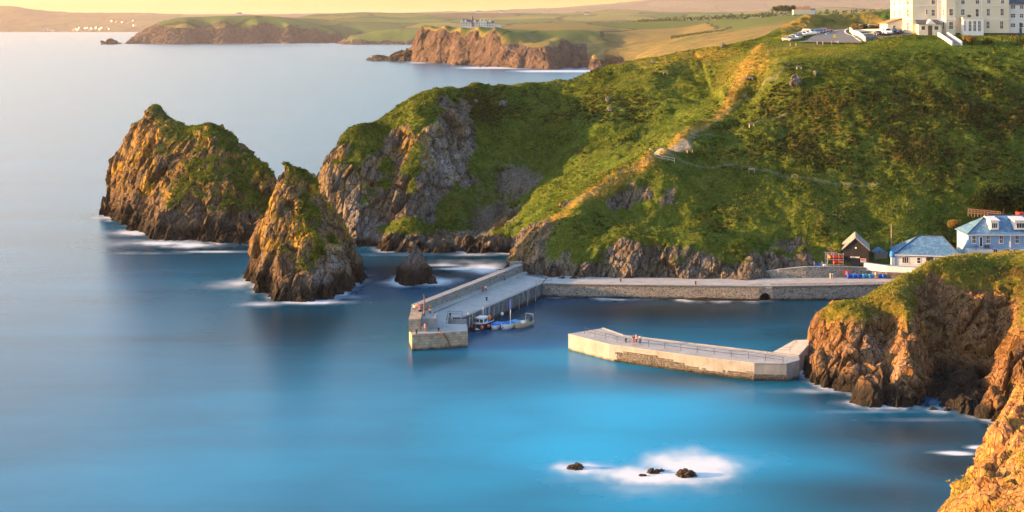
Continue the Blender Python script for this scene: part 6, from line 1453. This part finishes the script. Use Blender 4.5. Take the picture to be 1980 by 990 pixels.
for i,(k_,c_) in enumerate(row):
    t=i/11; px=1524+(1597-1524)*t**.95; d=409+32*t; car(px,d,-58+6*t,k_,c_,lab[i],'cars parked in a row by the road')
for i,(px,d,c_,l) in enumerate(((1668,452,'silver','silver car half hidden behind the shrubs left of the hotel'),(1684,452,'white','white car half hidden behind the shrubs left of the hotel'),(1702,452,'grey','grey car half hidden behind the shrubs close to the hotel'))):
    car(px,d,5,'saloon',c_,l,'cars behind the hotel shrubs')
# road sign
x,y,z=P(1613.5,80,401); z=ground(x,y); e=empty('road_sign',(x,y,z),0,'yellow backed road sign standing at the verge of the bend','sign'); m=MB(); m.tube([(0,0,0),(0,0,1.3)],.05,6); m.build('post',M_iron,e); m=MB(); m.box(-.38,.38,-.08,-.055,.75,1.7); m.build('panel',M_yellow,e)
for i,px in enumerate((1528,1539,1580,1591,1608,1621)):
    x,y,_=P(px,81,399-i*.8); m=MB(); m.box(-.08,.08,-.08,.08,-.3,.85); m.box(-.1,.1,-.1,.1,.851,.93); o=m.build('marker_post',M_palewood); o.location=(x,y,ground(x,y)); tag(o,'short pale wooden marker post on the verge above the hillside','post','verge marker posts')
# ---------------------------------------------------------------- trees and shrubs
def leaf_cloud(rs,blobs_,n,size):
    V=[];T=[]
    tot=sum(b[3]**2 for b in blobs_)
    for cx_,cy_,cz_,r_ in blobs_:
        k=max(20,int(n*r_*r_/tot)); d=rs.normal(0,1,(k,3)); d/=np.linalg.norm(d,axis=1,keepdims=True); c=np.array([cx_,cy_,cz_])+d*r_*rs.uniform(.55,1.05,(k,1))*[1,1,.85]
        nn=d+rs.normal(0,.6,(k,3)); nn/=np.linalg.norm(nn,axis=1,keepdims=True); u=np.cross(nn,rs.normal(0,1,(k,3))); u/=np.linalg.norm(u,axis=1,keepdims=True); v=np.cross(nn,u); s=size*rs.uniform(.6,1.3,(k,1))
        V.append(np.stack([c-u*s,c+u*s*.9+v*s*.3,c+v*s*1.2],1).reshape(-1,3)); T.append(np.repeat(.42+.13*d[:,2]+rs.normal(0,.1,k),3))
    return np.concatenate(V),np.clip(np.concatenate(T),0,1)
M_tree=veg_material('tree_leaves',[(0,(.012,.020,.006)),(.35,(.025,.045,.010)),(.6,(.055,.085,.016)),(1,(.12,.13,.03))]); M_bark=simple('bark',(.09,.07,.05),.9,.3,5,bump=.5)
M_tree_d=veg_material('dark_tree_leaves',[(0,(.006,.012,.004)),(.4,(.013,.028,.007)),(.65,(.032,.06,.012)),(1,(.10,.12,.025))])
M_gold_sh=veg_material('golden_shrub_leaves',[(0,(.05,.05,.012)),(.4,(.16,.12,.025)),(.7,(.32,.20,.05)),(1,(.45,.28,.08))])
def tree(name,x,y,z,h,r,label,cat='tree',group=None,seed=1,mat=None,n=2600,nb=9,leaf=.22,trunk=True,squash=.75):
    rs=np.random.default_rng(seed); e=empty(name,(x,y,z),0,label,cat,group)
    bl=[]
    for i in range(nb):
        a_=rs.uniform(0,6.28); q=rs.uniform(.1,.75)*r; bl.append((math.cos(a_)*q,math.sin(a_)*q,h*(1-.42*squash)+rs.uniform(-.38,.30)*h*squash*(1-q/r*.5),r*rs.uniform(.32,.55)))
    V,T=leaf_cloud(rs,bl,n,leaf); c=tri_mesh('crown' if trunk else 'foliage',V,T,mat or M_tree); c.parent=e
    m=MB(); m.tube([(0,0,-.8),(.05*h,0,h*.25),(0,.03*h,h*.5)],[.045*h,.035*h,.02*h],7)
    for b in bl[:6]: m.tube([(0,.02*h,h*.35),(b[0]*.5,b[1]*.5,(h*.4+b[2])/2),(b[0],b[1],b[2])],[.02*h,.014*h,.006*h],5)
    m.build('trunk' if trunk else 'stem',M_bark,e); return e
def hillpos(px,d): x=(px-CX)/FPX*d; return x,d,ground(x,d)
for px,d,h,r,l,s in ((1905,326,7.0,4.6,'broad dark green tree on the hillside behind the blue house',31),(1938,326,8.5,5.2,'tallest dark tree on the hillside above the blue house',32),(1972,326,8.0,5.0,'dark tree at the right edge above the blue house',33),(2005,330,8,5,'dark tree beyond the right edge',34)):
    if px<2000: x,y,z=hillpos(px,d); tree('tree',x,y,z,h,r,l,seed=s,n=7000,nb=16,leaf=.26,mat=M_tree_d)
for px,d,h,r,mat,l,s in ((1856,316,3.0,2.0,M_tree,'bright round shrub beside the left gable of the blue house',41),(1842,322,2.6,2.2,M_gold_sh,'straw coloured shrub above the cottage roof',42),(1822,318,2.2,2.0,M_tree,'low green shrub behind the cottage roof',43),(1880,325,3.0,2.6,M_tree,'dense green shrub left of the trees above the blue house',44)):
    x,y,z=hillpos(px,d); tree('shrub',x,y,z-.3,h,r,l,'shrub',None,s,mat,1800,7,.17,False)
for px,d,h,r,mat,l,s in ((1872,385,2.6,2.1,M_gold_sh,'golden shrub on the hotel lawn, the taller of the two lawn shrubs',51),(1884,385,2.3,1.8,M_gold_sh,'olive gold shrub joined to the golden shrub on the hotel lawn',52),(1907,385,1.9,1.6,M_tree,'dark green shrub on the lawn right of the golden shrubs',53),(1975,385,2.0,2.2,M_tree,'green shrub on the lawn at the right edge of the picture',54),(1659,440,2.2,2.2,M_gold_sh,'orange lit shrub at the corner of the road and the low white wall',55),(1672,440,1.8,2.0,M_tree,'green shrub behind the low white wall, next to an orange one',56),(1690,440,1.6,1.7,M_gold_sh,'rusty shrub behind the low white wall near the hotel',57),(1706,440,1.5,1.6,M_tree,'small dark shrub behind the low white wall close to the hotel',58)):
    x,y,z=hillpos(px,d); tree('shrub',x,y,z-.25,h,r,l,'shrub',None,s,mat,1300,7,.17,False)
def far_ground(px,d,o): 
    co=surf(o)[0]; x=(px-CX)/FPX*d; q=(co[:,0]-x)**2+(co[:,1]-d)**2; return x,d,float(co[np.argmin(q),2])
for px,h,r,l,s in ((1500,11,7,'dark windswept tree at the left end of the farm clump',71),(1509,13,8,'dark windswept tree second in the farm clump',72),(1519,13,8,'dark windswept tree third in the farm clump',73),(1529,14,7,'tallest dark tree of the clump, nearest the farmhouse',74)):
    x,y,z=P(px,26,1930); tree('tree',x,y,z-1,h,r,l,seed=s,n=900,nb=8,leaf=.9,group='tree clump by the farm')
def hedge(pts,h,label,n,leaf,seed,mat=None):
    w=rs_(pts,60); rs=np.random.default_rng(seed); bl=[(p[0]-w[0,0],p[1]-w[0,1],p[2]-w[0,2]+h*.3,h*rs.uniform(.5,.9)) for p in w]
    V,T=leaf_cloud(rs,bl,n,leaf); o=tri_mesh('hedge',V,T-.1,mat or M_tree); o.location=w[0]; tag(o,label,'hedge')

hedge([(1235,44,2700),(1300,39.5,2500),(1400,35.5,2300),(1500,30.5,2100),(1600,27,2000),(1705,25.5,2000)],7,'long dark hedge line along the crest of the golden fields',2600,1.6,81)
hedge([(1300,73,1750),(1370,63,1850),(1440,54,1900),(1520,47,1850)],3,'dark field hedge curving across the golden field',1200,.9,82)
hedge([(1012,49,2650),(1080,46.5,2700),(1160,45,2720),(1230,44,2700)],4,'low dark hedge on the green field right of the clifftop hotel',900,1.1,83)
# ---- white boulders, benches, handrail and walkers on the hill
def hb(px,d,r,l,s,**k):
    x,y,z=hillpos(px,d); o=boulder('boulder',px,0,0,r,M_head,l,'boulder',None,seed=s,d=d,**k); o.location=(x,y,z+r*.25); return o
def pick(px,py):
    """the headland point that shows nearest to a look-out bearing"""
    qx=HV[:,0]/HV[:,1]*FPX+CX; qy=HOR+(EYE-HV[:,2])/HV[:,1]*FPX; c=np.hypot(qx-px,qy-py); k=np.where(c<c.min()+1.2)[0]; k=k[np.argmin(HV[k,1])]; return tuple(HV[k])
def pb(px,py,r,l,s,**k):
    q=pick(px,py); o=boulder('boulder',px,0,5,r,M_head,l,'boulder',None,seed=s,**k); o.location=(q[0],q[1]-r*.2,q[2]+r*.25); return o
pb(1537,160,1.35,'large pale boulder alone on the upper hillside',91,sx=1.1,sz=1.1)
pb(1576,141,.6,'small pale boulder right of the large one on the upper hillside',92)
pb(1176,193,.75,'upper of two white boulders on the green rib',93,sz=1.2); pb(1179,211,.85,'lower of two white boulders on the green rib',94)
pb(972,201,1.1,'group of white rocks high on the slope above the bowl, the larger one',95,sx=1.3); pb(919,196,.8,'small white rock left of the larger white rocks above the bowl',96)
pb(1448,153,.8,'pale flat rock at the lower end of the orange lit slope',97,sx=1.6,sz=.6); pb(1261,122,.7,'pale rock in the hollow under the golden hump of the ridge',98)
pb(1397,88,.85,'reddish rock cairn standing on the skyline of the ridge',99,sz=1.3)
def bench(px,py,rz,label):
    q=pick(px,py); e=empty('bench',(q[0],q[1]-.4,q[2]+.1),math.radians(rz),label,'bench')
    m=MB(); m.box(-.8,.8,-.22,.22,.42,.47); m.build('seat',M_wood,e); m=MB(); m.box(-.8,.8,.2,.25,.55,.9); m.build('backrest',M_wood,e)
    for s in (-.7,.7): m=MB(); m.box(s-.05,s+.05,-.2,.25,-.4,.415); m.build('leg',M_wood,e)
bench(1287,143,10,'wooden bench near the top of the ridge above the bowl'); bench(1452,331,0,'wooden bench by the path in the middle of the big slope'); bench(1544,132,20,'wooden bench beside the large pale boulder'); bench(1333,293,15,'wooden bench beside the path junction on the spur'); bench(1453,243,25,'stone coloured bench along the upper path'); 
hp0,hp1,hp2=pick(1256,299),pick(1280,302),pick(1304,309)
w=rs_([(1256,300,338.5),(1304,309,337)],5)
pts=[(q[0],q[1],ground(q[0],q[1])+.1) for q in w]
rail('handrail',pts,'white wooden handrail at the path junction on the spur',pts,h=1.15,mat=M_palewood,rails=(1.0,.5),r=.075)
for px,py,c,t,l in ((1083,404,'red','black','person in dark red walking up the orange lit spur'),(1487,98,'black','navy','person in black sitting near the top of the orange lit slope')):
    q=pick(px,py); person(q[0],q[1]-.2,q[2]+.05,math.radians(200),l,C_[c],C_[t],'walk' if px<1200 else 'sit',arm=.4)
# ---- kayaks, crates and drums by the shed
Yk=305.0; kx=lambda px:(px-CX)/FPX*Yk; kz=lambda py:EYE-(py-HOR)/FPX*Yk
rk=empty('kayak_rack',(kx(1599.6),Yk,kz(513)),0,'pale timber rack of two tiers full of kayaks beside the black shed','rack')
for px in (1599.8,1612,1622,1630.5):
    for yy in (0,2.0): m=MB(); m.box(kx(px)-kx(1599.6)-.06,kx(px)-kx(1599.6)+.06,yy-.06,yy+.06,-.6,2.75); m.build('post',M_palewood,rk)
for zz in (.12,1.30,2.55):
    for yy in (-.08,2.08): m=MB(); m.box(-.15,kx(1631)-kx(1599.6),yy-.04,yy+.04,zz-.06,zz+.06); m.build('beam',M_palewood,rk)
def kayak(x,y,z,mat,label,grp,tilt):
    e=empty('kayak',(x,y,z),0,label,'kayak',grp); m=MB(); n=12; vs=[];fs=[];k=8
    for i in range(n+1):
        t=i/n; r=max(.03,math.sin(math.pi*min(max(t,.02),.98))**.6); yy=-1.5+3.0*t
        for j in range(k):
            a_=2*math.pi*j/k; vs.append((.17*r*math.cos(a_),yy,.40*r*math.sin(a_)))
    for i in range(n):
        for j in range(k): fs.append((i*k+j,i*k+(j+1)%k,(i+1)*k+(j+1)%k,(i+1)*k+j))
    fs+=[tuple(range(k-1,-1,-1)),tuple(range(n*k,(n+1)*k))]; m.add(vs,fs); m.build('hull',mat,e,smooth=True)
    m=MB(); m.box(.10,.19,-.45,.25,-.18,.18); m.build('cockpit',M_hull,e); e.rotation_euler=(0,math.radians(tilt),0)
tops_=[(1604,'orange'),(1609.5,'red'),(1613.5,'red'),(1617.5,'red'),(1622.5,'red'),(1627,'red')]
ords=['orange kayak at the left end of the upper tier of the rack']+['red kayak next to the orange one in the upper tier of the rack','second red kayak in the upper tier of the rack','third red kayak in the upper tier of the rack','fourth red kayak in the upper tier of the rack','last red kayak of the upper tier, against the shed']
for (px,c_),l in zip(tops_,ords): kayak(kx(px)+.1,Yk+1.0,kz(513)+1.30+.50,M_orange if c_=='orange' else M_red,l,'kayaks on the rack',18)
for (px,c_),l in zip([(1612,'red'),(1616,'red'),(1620.5,'red'),(1624,'orange'),(1627.5,'orange')],['first red kayak of the lower tier of the rack','second red kayak of the lower tier of the rack','third red kayak of the lower tier, beside an orange one','orange kayak next to the red ones in the lower tier','orange kayak at the end of the lower tier, against the shed']): kayak(kx(px)+.1,Yk+1.0,kz(513)+.12+.50,M_orange if c_=='orange' else M_red,l,'kayaks on the rack',18)
def drum(x,y,z,mat,label,r=.33,h=.9):
    m=MB(); m.lathe([(r*.92,0),(r,.04),(r,h*.33),(r*1.05,h*.35),(r,h*.37),(r,h*.66),(r*1.05,h*.68),(r,h*.7),(r,h-.06),(r*.9,h),(r*.3,h+.01)],14); o=m.build('drum',mat,smooth=True); o.location=(x,y,z); tag(o,label,'drum','drums on the quay by the red board')
yq=301.3
zq=lambda px: qz((px-CX)/FPX*yq)+.02
for px,mm,dy_,l in ((1640,'b',0,'dark blue drum at the left end of the row under the red board'),(1645,'b',.3,'dark blue drum second from the left in the row on the quay'),(1650.5,'b',0,'dark blue drum third from the left in the row on the quay'),(1655,'c',.6,'light blue drum set behind two dark blue drums on the quay'),(1659,'b',0,'dark blue drum in the middle of the row on the quay'),(1664,'b',.4,'last dark blue drum before the light blue ones on the quay'),(1670,'c',0,'light blue drum first in the right half of the row'),(1676,'c',.3,'light blue drum second in the right half of the row'),(1682,'c',0,'light blue drum third in the right half of the row'),(1688,'c',.3,'light blue drum at the right end of the row, by the white post'),(1702,'b',.3,'left blue drum of the pair standing apart at the right'),(1708,'b',0,'right blue drum of the pair standing apart at the right')):
    x=(px-CX)/FPX*yq; drum(x,yq+dy_,zq(px),M_blue if mm=='b' else M_cyan,l)
m=MB(); m.tube([(0,0,0),(0,0,1.3)],.09,8); o=m.build('post',M_whitep); o.location=((1692.5-CX)/FPX*yq,yq,zq(1692)); tag(o,'white post at the right end of the row of drums','post')
m=MB(); m.lathe([(.05,0),(.3,.12),(.34,.3),(.2,.5),(.03,.55)],10); o=m.build('buoy',M_orange,smooth=True); o.location=((1696,)[0]*0+(1696-CX)/FPX*yq,yq,zq(1696)); tag(o,'orange buoy lying on the quay beside the white post','buoy')
for px,l in ((1605.5,'left of two white mooring posts at the foot of the retaining wall'),(1609.5,'right of two white mooring posts at the foot of the retaining wall')):
    m=MB(); m.tube([(0,0,0),(0,0,1.0)],.10,8); m.lathe([(.16,0),(.18,.1),(.1,.18),(.02,.2)],8,0,(0,0,1.0)); o=m.build('mooring_post',M_palewood); o.location=((px-CX)/FPX*301.2,301.2,qz(71)+.01); tag(o,l,'post')
xb_=(1637-CX)/FPX*301.9; e=empty('notice_board',(xb_,301.95,qz(74)+.3),0,'square red notice board with a white figure on the retaining wall','sign')
m=MB(); m.box(-.6,.6,0,.08,.2,1.5); m.build('panel',M_red,e); m=MB(); m.box(-.18,.18,-.02,-.003,.45,1.1); m.lathe([(.17,-.012),(.17,.012)],12,0,(0,-.012,1.25)); m.build('symbol',M_whitep,e)
cx0=(1574.5-CX)/FPX*304.6; e=empty('box_rack',(cx0,304.6,5.0),0,'small pale frame holding blue fish boxes left of the kayak rack','rack')
for a_ in (0,1.95):
    for b_ in (0,1.2): m=MB(); m.box(a_-.05,a_+.05,b_-.05,b_+.05,-.6,1.3); m.build('post',M_palewood,e)
m=MB(); m.box(-.05,2.0,0,1.2,-.02,.05); m.build('shelf',M_palewood,e)
fb_=0
for i in range(2):
    for j in range(3):
        m=MB(); m.box(-.3,.3,-.4,.4,0,.04); m.box(-.3,-.26,-.4,.4,.041,.36); m.box(.26,.3,-.4,.4,.041,.36); m.box(-.259,.259,-.4,-.36,.041,.36); m.box(-.259,.259,.36,.4,.041,.36)
        o=m.build('fish_box',M_blue if (i+j)%3 else M_cyan); o.location=(cx0+.38+.62*j,305.2,5.06+.38*i); tag(o,('blue' if (i+j)%3 else 'light blue')+' fish box in the %s row of the frame, %s'%(('lower','upper')[i],('next to the left post','in the middle','next to the right post')[j]),'box','fish boxes in the frame')
for i,(px,zz,l) in enumerate(((1594,0,'white fish box on the ground left of the kayak rack'),(1594.5,.4,'white fish box stacked on another left of the kayak rack'),(1604,0,'grey white fish box under the left end of the kayak rack'))):
    m=MB(); m.box(-.35,.35,-.4,.4,0,.36); o=m.build('fish_box',M_whitep if i<2 else M_concd,bevel=.03); o.location=((px-CX)/FPX*304.4,304.4,5.02+zz); tag(o,l,'box')
# pole, red things behind the house
x=(1723.5-CX)/FPX*312; e=empty('telegraph_pole',(x,312,ground(x,312)-.3),0,'bare grey telegraph pole between the shed and the cottage','pole'); hpl=EYE-(434-HOR)/FPX*312-ground(x,312)+.3
m=MB(); m.tube([(0,0,0),(0,0,hpl)],[.14,.10],8); m.build('pole',M_wood,e); m=MB(); m.box(-.5,.5,-.05,.05,hpl-.5,hpl-.38); m.build('crossarm',M_wood,e)
def fence(p0,p1,h,label,mat,n=10):
    q=Vector(p0); e=empty('fence',p0,0,label,'fence'); d=Vector(p1)-q
    for i in range(n+1): m=MB(); c=d*(i/n); m.box(c.x-.05,c.x+.05,c.y-.05,c.y+.05,c.z-.5,c.z+h); m.build('post',M_wood,e)
    for zz in (.25,.6,.95):
        m=MB(); m.tube([Vector((0,-.08,zz*h)),d+Vector((0,-.08,zz*h))],.11,4); m.build('rail',mat,e)
fence(P(1872,414,318.5),P(1935,420,317.5),1.3,'rust red timber fence on the bank behind the blue house',M_tile)
e=empty('storage_shed',P(1977,424,318),0,'small red roofed hut just showing over the blue house roof at the right edge','hut'); m=MB(); m.box(-1.0,1.6,-1,1,-3,.8); m.build('wall',M_wood,e); m=MB(); m.extrude([(-1.2,.805),(1.8,.805),(1.8,1.5),(-1.2,1.7)],-1.2,1.2); m.build('roof',M_red,e)
hut=empty('hut',P(1701,487,311.5),0,'low dark hut with a grey roof behind the telegraph pole','hut'); m=MB(); m.box(-1.5,1.5,-1,1,-2.5,0); m.build('wall',M_wood,hut); m=MB(); m.extrude([(-1.7,.004),(1.7,.004),(0,1.0)],-1.3,1.3); m.build('roof',M_slate,hut)
e=empty('bench',((1768-CX)/FPX*301.6,301.6,4.7),0,'white bench between the cottage and its white garden wall','bench'); m=MB(); m.box(-.8,.8,-.2,.2,.42,.47); m.build('seat',M_bluewall,e); m=MB(); m.box(-.8,.8,.2,.24,.5,.9); m.build('backrest',M_bluewall,e)
for s_ in (-.7,.7): m=MB(); m.box(s_-.04,s_+.04,-.2,.2,0,.415); m.build('leg',M_bluewall,e)
